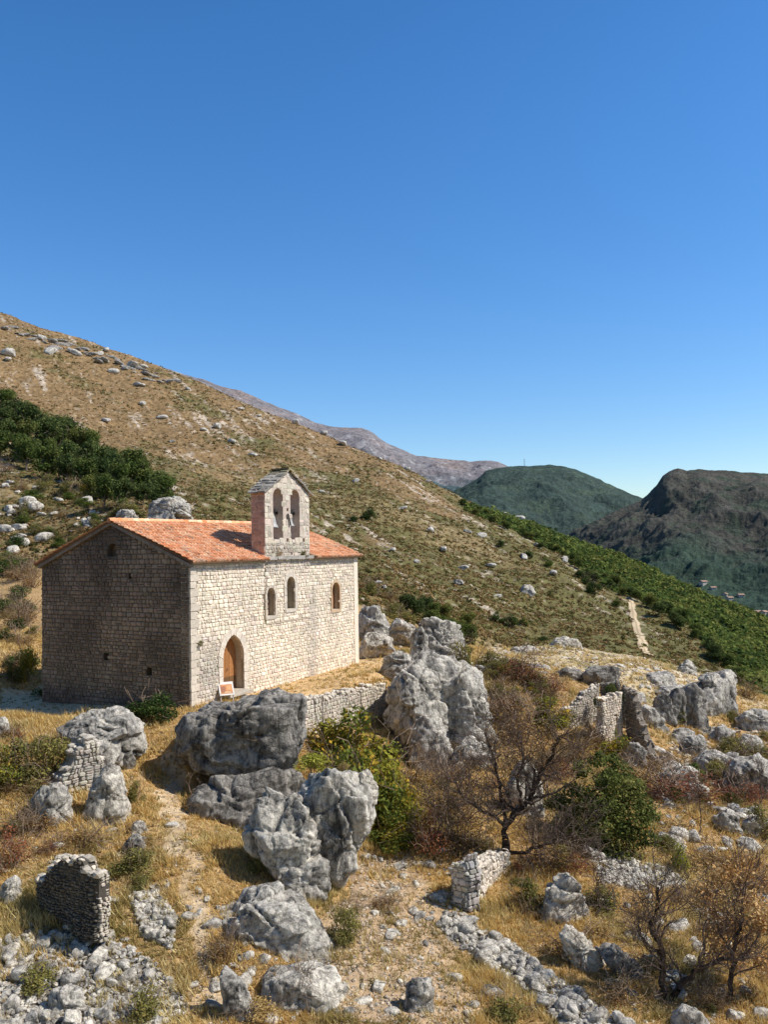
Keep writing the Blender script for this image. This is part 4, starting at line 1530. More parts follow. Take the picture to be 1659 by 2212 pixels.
rock([(1600,1780),(1620,1760),(1659,1770),(1668,1800),(1620,1810)], 'grey outcrop cut by the right edge in the golden grass', .9, seed=243, sink=8)
for k, (pl, lb) in enumerate([([(1500,1668),(1512,1632),(1550,1622),(1590,1640),(1580,1672),(1530,1682)], 'broken pale ledge rock under the right half of the cliff'),
                              ([(1590,1560),(1604,1536),(1640,1530),(1668,1550),(1660,1580),(1610,1586)], 'low pale rock at the right edge of the sandy slope'),
                              ([(1420,1690),(1440,1656),(1490,1650),(1506,1680),(1480,1704),(1436,1706)], 'rubbly pale rock at the lower left end of the cliff debris'),
                              ([(1600,1690),(1616,1668),(1650,1664),(1672,1690),(1650,1712),(1616,1712)], 'grey rock at the right edge among the reddish shrubs'),
                              ([(1340,1640),(1352,1606),(1384,1600),(1398,1630),(1384,1664),(1352,1664)], 'grey rock at the foot of the stepped ruin wall'),
                              ([(1470,1620),(1484,1588),(1516,1586),(1530,1612),(1512,1640),(1484,1640)], 'grey rock step directly below the dark cliff faces')]):
    rock(pl, lb, .9, seed=260 + k, sink=10, name='boulder', group='rocks of the plateau cliff')
# right foreground
rock([(874,2150),(884,2122),(915,2110),(938,2118),(940,2165),(925,2192),(900,2196),(880,2180)], 'smooth pale egg shaped boulder low in the middle of the stony slope', .9, seed=50, sink=12, n=2.8)
rock([(1036,2140),(1060,2130),(1092,2140),(1090,2160),(1056,2162)], 'flat pale boulder between the egg shaped boulder and the rubble bank', .9, seed=52, sink=8, sub=4)
rock([(1168,1935),(1192,1900),(1232,1882),(1260,1926),(1266,1990),(1220,2000),(1180,1985)], 'pale rock rib on the grassy bank right of the ruined wall stub', 1.2, seed=53, sink=10, mat='rock_pale')
rock([(1208,2012),(1232,2000),(1266,2030),(1300,2080),(1290,2100),(1246,2074)], 'pale slanting rock rib lower down the grassy bank', 1.0, seed=54, sink=8, mat='rock_pale')
rock([(1290,2056),(1310,2040),(1350,2066),(1392,2110),(1384,2132),(1330,2106)], 'slanting dark rock rib left of the forked bare tree', 1.0, seed=55, sink=8, mat='rock_dark')
rock([(1540,1780),(1560,1750),(1596,1756),(1600,1790),(1570,1806)], 'grey outcrop in the golden grass at the right', .9, seed=56, sink=8)
rock([(1610,1950),(1640,1930),(1680,1940),(1680,1972),(1630,1972)], 'grey rock cut by the right edge', .9, seed=57, sink=8)
rock([(1440,1716),(1470,1694),(1530,1700),(1540,1716),(1490,1728)], 'flat pale stone patch below the small green tree', .9, seed=58, sink=6, sub=4, mat='rock_pale')
rock([(1450,2195),(1470,2170),(1510,2180),(1530,2212),(1500,2230),(1460,2222)], 'grey stones under the brown leaved tree at the bottom', .9, seed=59, sink=6, sub=4)
# left hillside
rock([(318,1110),(322,1086),(350,1076),(385,1070),(408,1082),(413,1110),(406,1136),(340,1140)], 'big rounded boulder showing above the chapel ridge', .9, Y=96, seed=60, sub=6, rough=1.1)
rock([(246,1126),(258,1102),(280,1100),(294,1112),(300,1130),(270,1140)], 'lower boulder showing above the chapel ridge, left of the big rounded one', .9, Y=100, seed=61)
rock([(310,1334),(312,1322),(340,1326),(340,1340)], 'pale rock in the dip behind the chapel', .9, Y=90, seed=62, sub=4)
rock([(1350,1300),(1352,1290),(1364,1290),(1364,1302)], 'dark boulder at the upper end of the dirt track', .9, Y=243, seed=63, sub=4, mat='rock_dark')
rock([(1124,1280),(1130,1264),(1146,1262),(1154,1276),(1144,1284)], 'solitary pale boulder in the middle of the scrubby spur', .9, seed=64, sub=4, mat='rock_pale', sink=2)

# countable rocks scattered on the hillside
VAR = []
for k in range(9):
    r = np.random.default_rng(k + 40)
    a = np.linspace(0, 2 * pi, 9, endpoint=False)
    ol = [(cos(t) * r.uniform(.42, .56), .36 + sin(t) * r.uniform(.3, .42)) for t in a]
    me, c = rock_mesh('loose_stone', ol, .42, 300 + k, sub=3, n=5, facets=8, rough=.8, mat='rock', root=0)
    v = np.zeros(len(me.vertices) * 3, np.float32)
    me.vertices.foreach_get('co', v)
    v = v.reshape(-1, 3) + np.array([c[0], 0, c[1] - .12], np.float32)
    me.vertices.foreach_set('co', v.ravel())
    me.update()
    VAR.append(me)


def var_copy(k, mat):
    me = VAR[k].copy()
    me.materials.clear()
    me.materials.append(M[mat])
    return me


VARF = [var_copy(k, 'rock') for k in range(9)]
VARP = [var_copy(k, 'rock_pale') for k in range(9)]
VARD = [var_copy(k, 'rock_dark') for k in range(9)]


def scatter_px(poly, n, r):
    q = np.array(poly)
    out = []
    while len(out) < n:
        u, v = r.uniform(q[:, 0].min(), q[:, 0].max()), r.uniform(q[:, 1].min(), q[:, 1].max())
        if in_poly(np.array([u]), np.array([v]), poly)[0]:
            out.append((u, v))
    return out


rs = np.random.default_rng(77)
pts = scatter_px([(0,1040),(60,1050),(140,1065),(250,1110),(240,1130),(180,1150),(90,1190),(20,1200),(0,1200)], 46, rs)
P = hits([p[0] for p in pts], [p[1] for p in pts])
for p, (u, v) in zip(P, pts):
    if np.isnan(p[0]):
        continue
    s = rs.uniform(9, 34) / F * p[1] * (1.1 if rs.random() < .3 else .7)
    o = link('hillside_rock', VARP[rs.integers(9)], None, p, (rs.normal() * .2, rs.normal() * .2, rs.uniform(0, 6.28)), (s * rs.uniform(1, 1.5), s, s * rs.uniform(.7, 1.2)))
    tag(o, 'pale grey rock in the rock field on the slope left of the chapel', 'rock', 'rocks in the field left of the chapel')
FARP = [(90,735),(110,765),(160,765),(215,768),(230,760),(285,792),(310,795),(15,780),(22,770),(245,805),(300,835),(308,875),(228,912),(350,905),(405,842),(470,925),(372,955),(440,930),(545,985),(700,888),(500,958),(820,968),(880,1000),(925,970)]
FARP2 = [(695,1065),(520,885),(640,885),(560,900),(740,890),(770,1042),(650,1080),(1010,1150),(870,1100),(930,1150),(1090,1110),(1120,1120),(1040,1160),(1160,1180),(1220,1210),(1130,1205),(830,1270),(812,1262),(900,1215),(960,1190),(850,1190),(1060,1225),(1195,1240),(1000,1230),(990,1262),(1075,1290),(1330,1270)]
for u, v in FARP + FARP2:
    p = hit(u, v)
    s = rs.uniform(12, 26) / F * p[1] * (1.2 if v < 800 else .85)
    o = link('hillside_rock', VARF[rs.integers(9)], None, p, (rs.normal() * .2, rs.normal() * .2, rs.uniform(0, 6.28)), (s * rs.uniform(1, 1.8), s, s * rs.uniform(.6, 1)))
    tag(o, 'grey rock sticking out of the brown hillside scrub above and right of the chapel', 'rock', 'rocks on the brown hillside')
# outcrop band along the crest
for k in range(44):
    u = 10 + 380 * (k + rs.uniform(-.4, .4)) / 44
    v = np.interp(u, [0, 200, 300, 400], [690, 752, 788, 824]) + rs.uniform(3, 26)
    p = hit(u, v)
    s = rs.uniform(9, 24) / F * p[1]
    o = link('hillside_rock', VARD[rs.integers(9)], None, p - np.array([0, 0, s * .2]), (rs.normal() * .2, rs.normal() * .2, rs.uniform(0, 6.28)), (s * 1.7, s * 1.2, s * rs.uniform(.4, .75)))
    tag(o, 'grey rock of the broken outcrop band along the crest of the brown hill', 'rock', 'rocks of the crest outcrop')
for k in range(40):
    u = rs.uniform(1040, 1600)
    v = np.interp(u, [1040, 1200, 1420, 1600], [1412, 1405, 1440, 1495]) + rs.uniform(0, 60)
    p = hit(u, v)
    s = rs.uniform(7, 20) / F * p[1]
    o = link('loose_stone', VARP[rs.integers(9)], None, p - np.array([0, 0, s * .15]), (rs.normal() * .2, rs.normal() * .2, rs.uniform(0, 6.28)), (s * 1.4, s, s * .6))
    tag(o, 'pale stone lying in the thin turf of the rocky plateau', 'rock', 'stones on the rocky plateau')

small = []
for poly, n, (a, b), lb, gp in (([(0,1780),(420,1780),(420,2030),(0,2030)], 46, (9, 30), 'pale stone half sunk in the dry grass left of the footpath', 'stones in the grass left of the footpath'),
                                ([(420,1900),(720,2080),(1000,1880),(1040,2212),(420,2212)], 120, (9, 40), 'pale stone half sunk in the stony slope around the large angular boulder', 'stones on the slope round the large angular boulder'),
                                ([(1180,1930),(1659,1930),(1659,2212),(1380,2212)], 90, (9, 42), 'pale stone half sunk in the grassy bank at the bottom right', 'stones in the bottom right bank'),
                                ([(1420,1600),(1659,1580),(1659,1840),(1420,1840)], 110, (9, 46), 'pale stone on the dry slope below the plateau cliff', 'stones below the plateau cliff'),
                                ([(780,1830),(960,1800),(1000,1990),(800,1990)], 60, (8, 30), 'pale stone on the bare slope under the yellow green thicket', 'stones under the thicket')):
    sizes = np.sort(a + (b - a) * rs.random(n) ** 2)[::-1]
    for k, (u, v) in enumerate(scatter_px(poly, n, rs)):
        p = hit(u, v)
        s = sizes[k] / F * p[1]
        if k >= n * .6:
            small.append((p, s * 1.1))
            continue
        o = link('loose_stone', (VARP if rs.random() < .5 else VAR)[rs.integers(9)], None, p - np.array([0, 0, s * .12]), (rs.normal() * .3, rs.normal() * .3, rs.uniform(0, 6.28)), (s * rs.uniform(1, 1.6), s, s * rs.uniform(.6, 1)))
        tag(o, lb, 'stone', gp)

# ------------------------------------------------------------------ rubble heaps: the 300 largest stones one by one, the rest as one mass
HEAP_LAB = [('grey stone in the wide rubble heap at the bottom left corner', 'stones of the bottom left rubble heap', 135, 1500, (16, 40)),
            ('grey stone in the small rubble patch between the dark ruined wall and the footpath', 'stones of the small rubble patch', 28, 320, (10, 26)),
            ('grey stone in the long rubble bank running downhill from the ruined wall stub', 'stones of the long rubble bank', 100, 900, (16, 36)),
            ('grey stone of the low tumbled dry stone wall below the evergreen tree', 'stones of the tumbled dry stone wall', 37, 420, (9, 22))]


def rubble_mass(name, items, mat, sub=1, tinted=None):
    V0, F0 = ico(sub)
    Vs, Fs = [], []
    r = np.random.default_rng(len(items))
    shapes = []
    for k in range(14):
        W = V0.copy()
        for j in range(7):
            nn = r.normal(size=3)
            nn /= np.linalg.norm(nn)
            W -= np.maximum(0, W @ nn - r.uniform(.45, .8))[:, None] * nn
        shapes.append(W)
    for i, (p, s) in enumerate(items):
        th = r.uniform(0, 6.28)
        Rz = np.array([[cos(th), -sin(th), 0], [sin(th), cos(th), 0], [0, 0, 1]])
        W = (shapes[r.integers(14)] * [s * r.uniform(.45, .75), s * .5, s * r.uniform(.3, .5)]) @ Rz.T + p
        Vs.append(W)
        Fs.append(F0 + i * len(V0))
    me = mesh_np(name, np.concatenate(Vs), np.concatenate(Fs), None, M[mat], False)
    return tag(link(name, me), kind='stuff')


bulk = list(small)
for (lab, grp, n1, n2, (s0, s1)), z in zip(HEAP_LAB, Z_HEAPS):
    pts = [(u, v) for u, v in scatter_px(z, (n1 + n2) * 2, rs) if -30 < u < 1690][:n1 + n2]
    P = hits([p[0] for p in pts], [min(p[1], 2240) for p in pts])
    P = [p for p in P if not np.isnan(p[0])]
    for k, p in enumerate(P):
        if k < n1:
            s = (s0 * .85 + (s1 * 1.05 - s0 * .85) * rs.random() ** 2.2) / F * p[1]
            o = link('rubble_stone', VAR[rs.integers(9)] if rs.random() < .7 else VARP[rs.integers(9)], None, (p[0], p[1], p[2] + rs.uniform(-.02, .08)), (rs.normal() * .5, rs.normal() * .5, rs.uniform(0, 6.28)), (s * rs.uniform(.9, 1.4), s * rs.uniform(.8, 1.1), s * rs.uniform(.7, 1.1)))
            tag(o, lab, 'stone', grp)
        else:
            bulk.append((p + np.array([0, 0, rs.uniform(.0, .06)]), rs.uniform(8, 19) / F * p[1]))
rubble_mass('rubble', bulk, 'rock', 2)

# ------------------------------------------------------------------ free standing masonry: retaining wall and ruins
def stone_wall(name, label, A, B, tops, bots, thick, col0, cat='wall', rs_=0, row=(.09, .18), wid=(.1, .3), holes=(), proud=.05, face=None):
    """wall from A to B (map points); tops/bots: heights at even steps along it"""
    A, B = np.array(A[:2]), np.array(B[:2])
    L = np.linalg.norm(B - A)
    ang = math.atan2(B[1] - A[1], B[0] - A[0])
    z0 = min(bots)
    r = np.random.default_rng(rs_ + 900)
    ts = np.linspace(0, L, len(tops))
    xs = np.linspace(0, L, max(14, int(L / .22)))
    top = np.interp(xs, ts, tops) - z0 + r.normal(size=len(xs)) * .10
    bot = np.interp(xs, np.linspace(0, L, len(bots)), bots) - z0 - .25
    mb = MB()
    outl = [(x, b) for x, b in zip(xs, bot)] + [(x, t) for x, t in zip(xs[::-1], top[::-1])]
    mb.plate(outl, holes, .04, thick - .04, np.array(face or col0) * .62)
    ft, fb = (lambda x: np.interp(x, xs, top)), (lambda x: np.interp(x, xs, bot))
    ins = lambda x, z: fb(x) - .1 < z < ft(x) - .03 and not any(in_poly(np.array([x]), np.array([z]), list(h))[0] for h in holes)

    def cf(x, z):
        n = perlin(np.array([[x / .9 + rs_, z / .9, .5]]))[0]
        return np.array(col0) * (1 + .25 * n)
    cff = cf if face is None else (lambda x, z: cf(x, z) / np.array(col0) * np.array(face))  # front stones take a separate face colour, used for painted shade
    zt = float(top.max()) + .1
    def warp(V):
        V = np.array(V)
        n = np.stack([V[:, 0] / .7 + rs_, V[:, 1] * 0 + .7, V[:, 2] / .7], 1)
        V[:, 2] += .07 * perlin(n)
        V[:, 0] += .05 * perlin(n + 9)
        return V
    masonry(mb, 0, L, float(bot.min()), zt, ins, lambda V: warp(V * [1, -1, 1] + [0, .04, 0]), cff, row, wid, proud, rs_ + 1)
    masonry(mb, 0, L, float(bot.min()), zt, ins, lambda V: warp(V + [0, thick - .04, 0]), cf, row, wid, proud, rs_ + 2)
    for xe, sg in ((0.0, -1), (L, 1)):
        te, be = float(ft(xe)), float(fb(xe))
        masonry(mb, .02, thick - .02, be, te, lambda a, z: True, lambda V: np.stack([xe + sg * V[:, 1], V[:, 0], V[:, 2]], 1), cf, row, wid, proud, rs_ + 3)
    V0, F0 = ico(1)
    x = 0.0
    while x < L:
        for y in np.arange(.08, thick, .2):
            s = r.uniform(.08, .17)
            W = V0.copy()
            for j in range(6):
                nn = r.normal(size=3)
                nn /= np.linalg.norm(nn)
                W -= np.maximum(0, W @ nn - r.uniform(.5, .8))[:, None] * nn
            mb.add(W * [s * 1.3, s, s * .8] + [x + r.normal() * .03, y, float(ft(x)) + .02], F0.tolist(), np.array(col0) * r.uniform(.8, 1.25))
        x += r.uniform(.14, .26)
    if name == 'ruined_wall':       # nothing stays plumb in a ruin
        for V in mb.v:
            n = np.stack([V[:, 0] / .8 + rs_, V[:, 2] * 0 + .3, V[:, 2] / .5], 1)
            V[:, 0] += .16 * perlin(n + 3)
            V[:, 1] += .07 * perlin(n + 11)
    o = mb.build(name, M['masonry'], None, loc=(A[0], A[1], z0), rot=(0, 0, ang))
    return tag(o, label, cat, None, 'thing')


GRW = (.64, .57, .47)
WRM = (.52, .46, .38)
# terrace retaining wall
a, b = at(652, 1522, 36.6), at(834, 1477, 42.6)
stone_wall('retaining_wall', 'low dry stone retaining wall holding up the terrace right of the huge block', a, b, [a[2], a[2] + .02, (a[2] + b[2]) / 2, b[2], b[2]], [a[2] - 1.6, b[2] - 2.4], .6, GRW, rs_=1, row=(.11, .21), wid=(.12, .34))
# free standing ruin, bottom left; shade painted into its front face
a, b = at(76, 1905, 23.2), at(210, 1900, 21.8)
zt = [at(76, 1908, 23.2)[2], at(92, 1882, 23)[2], at(118, 1868, 22.8)[2], at(150, 1862, 22.5)[2], at(175, 1866, 22.2)[2], at(195, 1878, 22)[2], at(210, 1890, 21.8)[2]]
zb = [at(76, 1920, 23.2)[2], at(150, 1985, 22.5)[2], at(210, 2020, 21.8)[2]]
stone_wall('ruined_wall', 'stump of a ruined wall with its front painted dark as shade and one sunlit broken edge, bottom left', a, b, zt, zb, .42, (.62, .55, .45), face=(.15, .13, .105), rs_=11, row=(.05, .12), wid=(.06, .18), proud=.07)
# crumbling rubble wall under the flat slab at the left
a, b = at(118, 1700, 28.2), at(246, 1690, 29.6)
zt = [at(118, 1720, 28.2)[2], at(150, 1680, 28.5)[2], at(168, 1632, 28.8)[2], at(195, 1600, 29)[2], at(222, 1598, 29.3)[2], at(240, 1640, 29.5)[2], at(246, 1690, 29.6)[2]]
zb = [at(118, 1790, 28.2)[2], at(246, 1800, 29.6)[2]]
stone_wall('ruined_wall', 'crumbling pale rubble wall under the flat jutting slab at the left', a, b, zt, zb, .8, (.54, .49, .42), rs_=21, row=(.09, .2), wid=(.1, .28), proud=.08)
# ruined house on the right: slanting back wall, tall wall with ivy, and a stepped wall end; shaded walls coloured darker
a, b = at(1226, 1530, 44.4), at(1294, 1490, 45.8)
stone_wall('ruined_wall', 'slanting sunlit wall of the ruined house on the right, rising to its ivy clad corner', a, b, [at(1226, 1533, 44.4)[2], at(1250, 1514, 44.9)[2], at(1272, 1494, 45.3)[2], at(1294, 1478, 45.8)[2]], [at(1226, 1580, 44.4)[2], at(1294, 1590, 45.8)[2]], .4, (.60, .53, .44), rs_=31)
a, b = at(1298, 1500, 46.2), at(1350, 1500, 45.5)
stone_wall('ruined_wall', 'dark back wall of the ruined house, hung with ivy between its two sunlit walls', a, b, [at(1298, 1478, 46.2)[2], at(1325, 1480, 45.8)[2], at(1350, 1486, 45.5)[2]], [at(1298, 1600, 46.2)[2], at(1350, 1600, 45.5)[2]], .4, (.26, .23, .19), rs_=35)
a, b = at(1304, 1560, 43.0), at(1346, 1560, 44.2)
st_ = [at(1304, 1518, 43.0)[2], at(1313, 1510, 43.3)[2], at(1324, 1504, 43.6)[2], at(1335, 1501, 43.9)[2], at(1346, 1502, 44.2)[2]]
x1_ = np.linalg.norm((b - a)[:2])
stone_wall('ruined_wall', 'tall sunlit wall of the ruined house with a deep slot and ivy at its foot', a, b, st_, [at(1304, 1640, 43.0)[2], at(1346, 1650, 44.2)[2]], .45, (.72, .62, .50), rs_=41,
           holes=[[(x1_ * .60, 1.5), (x1_ * .74, 1.5), (x1_ * .74, 2.7), (x1_ * .60, 2.7)]])
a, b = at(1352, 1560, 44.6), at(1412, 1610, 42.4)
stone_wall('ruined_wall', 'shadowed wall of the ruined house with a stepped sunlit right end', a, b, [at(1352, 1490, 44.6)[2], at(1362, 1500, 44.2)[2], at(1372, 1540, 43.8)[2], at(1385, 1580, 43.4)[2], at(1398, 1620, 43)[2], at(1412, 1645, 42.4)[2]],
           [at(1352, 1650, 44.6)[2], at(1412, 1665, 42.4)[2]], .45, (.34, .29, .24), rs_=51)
# stub of a ruined wall in the middle, with a return coloured darker for its shade
a, b = at(1012, 1930, 26.3), at(1102, 1880, 29.4)
stone_wall('ruined_wall', 'stub of a broken house wall with a squared sunlit corner, right of centre foreground', a, b, [at(1012, 1868, 26.3)[2], at(1030, 1872, 26.9)[2], at(1050, 1868, 27.6)[2], at(1075, 1852, 28.4)[2], at(1102, 1850, 29.4)[2]],
           [at(1012, 1980, 26.3)[2], at(1060, 1920, 27.8)[2], at(1102, 1905, 29.4)[2]], .55, (.68, .60, .50), rs_=61, row=(.13, .24), wid=(.14, .38), proud=.07)
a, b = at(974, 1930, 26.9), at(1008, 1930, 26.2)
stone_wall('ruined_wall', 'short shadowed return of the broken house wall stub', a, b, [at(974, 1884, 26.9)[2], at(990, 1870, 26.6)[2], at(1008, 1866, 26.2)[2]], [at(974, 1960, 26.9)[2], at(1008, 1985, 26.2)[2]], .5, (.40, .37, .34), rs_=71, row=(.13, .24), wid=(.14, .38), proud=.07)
# tumbled wall under the evergreen, dry wall on the plateau
a, b = at(1282, 1872, 30.5), at(1470, 1905, 31.5)
stone_wall('dry_stone_wall', 'low tumbled dry stone wall below the evergreen tree', a, b, [at(1282, 1850, 30.5)[2], at(1340, 1858, 30.8)[2], at(1400, 1868, 31.1)[2], at(1440, 1888, 31.3)[2], at(1470, 1912, 31.5)[2]],
           [at(1282, 1900, 30.5)[2], at(1470, 1930, 31.5)[2]], .7, (.42, .38, .33), rs_=81, row=(.12, .2), wid=(.12, .3), proud=.08)
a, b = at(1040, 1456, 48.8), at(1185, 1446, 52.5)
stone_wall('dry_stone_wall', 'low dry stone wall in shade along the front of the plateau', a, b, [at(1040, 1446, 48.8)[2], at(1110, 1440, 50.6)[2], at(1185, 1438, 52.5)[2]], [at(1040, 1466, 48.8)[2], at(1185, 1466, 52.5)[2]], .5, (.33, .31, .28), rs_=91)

# ------------------------------------------------------------------ vegetation
def leaf_arrays(clumps, n, size, pal, seed, aspect=.55, up=.4, shell=.55, droop=0.0):
    """n leaf shaped faces spread through the clumps [(cx,cy,cz,rx,ry,rz), ...]"""
    r = np.random.default_rng(seed)
    K = np.array(clumps, float)
    vol = (K[:, 3] * K[:, 4] * K[:, 5]) ** .67
    ki = r.choice(len(K), n, p=vol / vol.sum())
    d = r.normal(size=(n, 3))
    d /= np.linalg.norm(d, axis=1)[:, None]
    rad = shell + (1 - shell) * r.random(n) ** .6
    rad *= 1 + .16 * r.normal(size=n)
    P = K[ki, :3] + d * rad[:, None] * K[ki, 3:]
    nn = d * .8 + r.normal(size=(n, 3)) * .8 + [0, 0, up]
    nn /= np.linalg.norm(nn, axis=1)[:, None]
    t = np.cross(nn, r.normal(size=(n, 3)))
    t /= np.linalg.norm(t, axis=1)[:, None]
    b = np.cross(nn, t)
    s = size * r.uniform(.55, 1.35, n)[:, None]
    V = np.stack([P - t * s, P + b * s * aspect, P + t * s, P - b * s * aspect], 1).reshape(-1, 3)
    pal = np.array(pal, float)
    kc = r.integers(0, len(pal), len(K))
    use = np.where(r.random(n) < .6, kc[ki], r.integers(0, len(pal), n))
    C_ = pal[use] * r.uniform(.7, 1.25, (n, 1))
    C4 = np.repeat(C_, 4, 0)
    return V, np.arange(4 * n, dtype=np.int32).reshape(n, 4), C4


def seg_arrays(segs, colr, sides=4, seed=0):
    thick = np.array([s[2] for s in segs]) > .045
    """tapered twigs from [(p0, p1, r0, r1), ...]"""
    A = np.array([s[0] for s in segs], float)
    B = np.array([s[1] for s in segs], float)
    ra, rb = np.array([s[2] for s in segs]), np.array([s[3] for s in segs])
    t = B - A
    t /= np.linalg.norm(t, axis=1)[:, None] + 1e-9
    h = np.where(np.abs(t[:, 2:3]) < .9, [[0, 0, 1.0]], [[1.0, 0, 0]])
    a = np.cross(t, h)
    a /= np.linalg.norm(a, axis=1)[:, None]
    b = np.cross(t, a)
    n = len(A)
    th = np.arange(sides) * 2 * pi / sides
    off = a[:, None] * np.cos(th)[None, :, None] + b[:, None] * np.sin(th)[None, :, None]
    V = np.concatenate([A[:, None] + off * ra[:, None, None], B[:, None] + off * rb[:, None, None]], 1)
    q = np.array([(k, (k + 1) % sides, (k + 1) % sides + sides, k + sides) for k in range(sides)])
    Fq = (np.arange(n)[:, None, None] * 2 * sides + q[None]).reshape(-1, 4).astype(np.int32)
    r = np.random.default_rng(seed)
    c = np.array(colr) * np.where(thick, .8, 1.6)[:, None] * r.uniform(.75, 1.25, (n, 1))
    return V.reshape(-1, 3), Fq, np.repeat(c, 2 * sides, 0)


def grow(segs, p, d, L, r0, level, r, spread=.75, upb=.12, nseg=4, kids=(3, 5), minr=.004, wig=.28):
    p, d = np.array(p, float), np.array(d, float)
    step = L / nseg
    for i in range(nseg):
        d = d + r.normal(size=3) * wig + [0, 0, upb]
        d /= np.linalg.norm(d)
        q = p + d * step
        ra, rb = r0 * (1 - .75 * i / nseg), r0 * (1 - .75 * (i + 1) / nseg)
        segs.append((p, q, max(ra, minr), max(rb, minr)))
        p = q
        if level > 0:
            for k in range(r.integers(*kids) if i > 0 else 1):
                dd = d + r.normal(size=3) * spread
                dd /= np.linalg.norm(dd)
                grow(segs, p, dd, L * r.uniform(.42, .68), max(rb * .6, minr), level - 1, r, spread, upb, max(2, nseg - 1), kids, minr, wig)


GREEN = [(0.102, 0.145, 0.033), (0.145, 0.187, 0.045), (0.076, 0.116, 0.03), (0.187, 0.221, 0.057)]
DKGREEN = [(0.048, 0.083, 0.025), (0.067, 0.106, 0.031), (0.038, 0.067, 0.022), (0.093, 0.131, 0.036)]
YGREEN = [(0.35, 0.333, 0.056), (0.245, 0.271, 0.056), (0.473, 0.367, 0.064), (0.175, 0.21, 0.048), (0.525, 0.35, 0.056)]
OLIVE = [(0.255, 0.231, 0.08), (0.187, 0.19, 0.064), (0.323, 0.272, 0.096), (0.145, 0.148, 0.056)]
BROWN = [(0.336, 0.208, 0.096), (0.272, 0.16, 0.077), (0.432, 0.288, 0.144), (0.208, 0.136, 0.072), (0.32, 0.24, 0.096)]
RUST = [(0.3, 0.112, 0.064), (0.225, 0.083, 0.056), (0.36, 0.165, 0.08), (0.195, 0.09, 0.064)]
COPPER = [(.56, .35, .15), (.46, .27, .11), (.68, .46, .24), (.36, .22, .10), (.58, .42, .22)]
LIME = [(.36, .36, .06), (.28, .30, .05), (.44, .42, .10)]


def bush_clumps(r, n=11, flat=1.0):
    out = []
    for k in range(n):
        a, q = r.uniform(0, 2 * pi), r.random() ** .6 * .34
        z = r.uniform(.16, .78) * (1 - .5 * q / .34)
        s = r.uniform(.13, .24)
        out.append((q * cos(a), q * sin(a), z * flat, s, s, s * r.uniform(.7, 1.05)))
    return out


BUSH = {}


def bush_kind(kind, pal, n, size, twig=None, var=3, shell=.45):
    L = []
    for k in range(var):
        r = np.random.default_rng(hash(kind) % 1000 if False else sum(map(ord, kind)) + k * 13)
        V, Fq, C_ = leaf_arrays(bush_clumps(r, 12), n, size, pal, k + 5, shell=shell)
        fol = mesh_np('foliage', V, Fq, C_, M['leaf'])
        segs = []
        for j in range(7 if not twig else twig):
            a = r.uniform(0, 2 * pi)
            grow(segs, (0.03 * cos(a), .03 * sin(a), -.08), (cos(a) * .55, sin(a) * .55, 1), .72, .018 if twig else .014, 1 if not twig else 2, r, .6, .1, 3, (1, 3), .0045)
        Vs, Fs, Cs = seg_arrays(segs, (.16, .115, .08), 3, k)
        stem = mesh_np('stem', Vs, Fs, Cs, M['bark'])
        L.append((fol, stem))
    BUSH[kind] = L


bush_kind('green', GREEN, 2600, .030)
bush_kind('dark', DKGREEN, 2800, .028)
bush_kind('yellow', YGREEN, 3000, .030)
bush_kind('olive', OLIVE, 2200, .026)
bush_kind('brown', BROWN, 1300, .022, twig=9)
bush_kind('rust', RUST, 1300, .022, twig=9)
bush_kind('copper', COPPER, 1700, .030, twig=8)
bush_kind('lime', LIME, 1500, .036)
bush_kind('bare', BROWN, 260, .018, twig=12)
bush_kind('straw', [(.50, .36, .16), (.42, .29, .12), (.36, .25, .11)], 900, .03)
rv = np.random.default_rng(123)


def bush(u, v, w, h, kind, label=None, group=None, Y=None, name='shrub', cat='shrub', z=None, deep=1.0):
    """shrub whose foot is seen at (u, v), w by h across"""
    p = hit(u, v) if Y is None else at(u, v, Y)
    k = rv.integers(len(BUSH[kind]))
    fol, stem = BUSH[kind][k]
    s = p[1] / F
    o = bpy.data.objects.new(name, None)
    col.objects.link(o)
    o.location = p
    o.rotation_euler = (0, 0, rv.uniform(0, 6.28))
    o.scale = (w * s / .92, w * s / .92 * deep, h * s / .92)
    link('foliage', fol, o)
    link('stem', stem, o)
    return tag(o, label, cat, group)


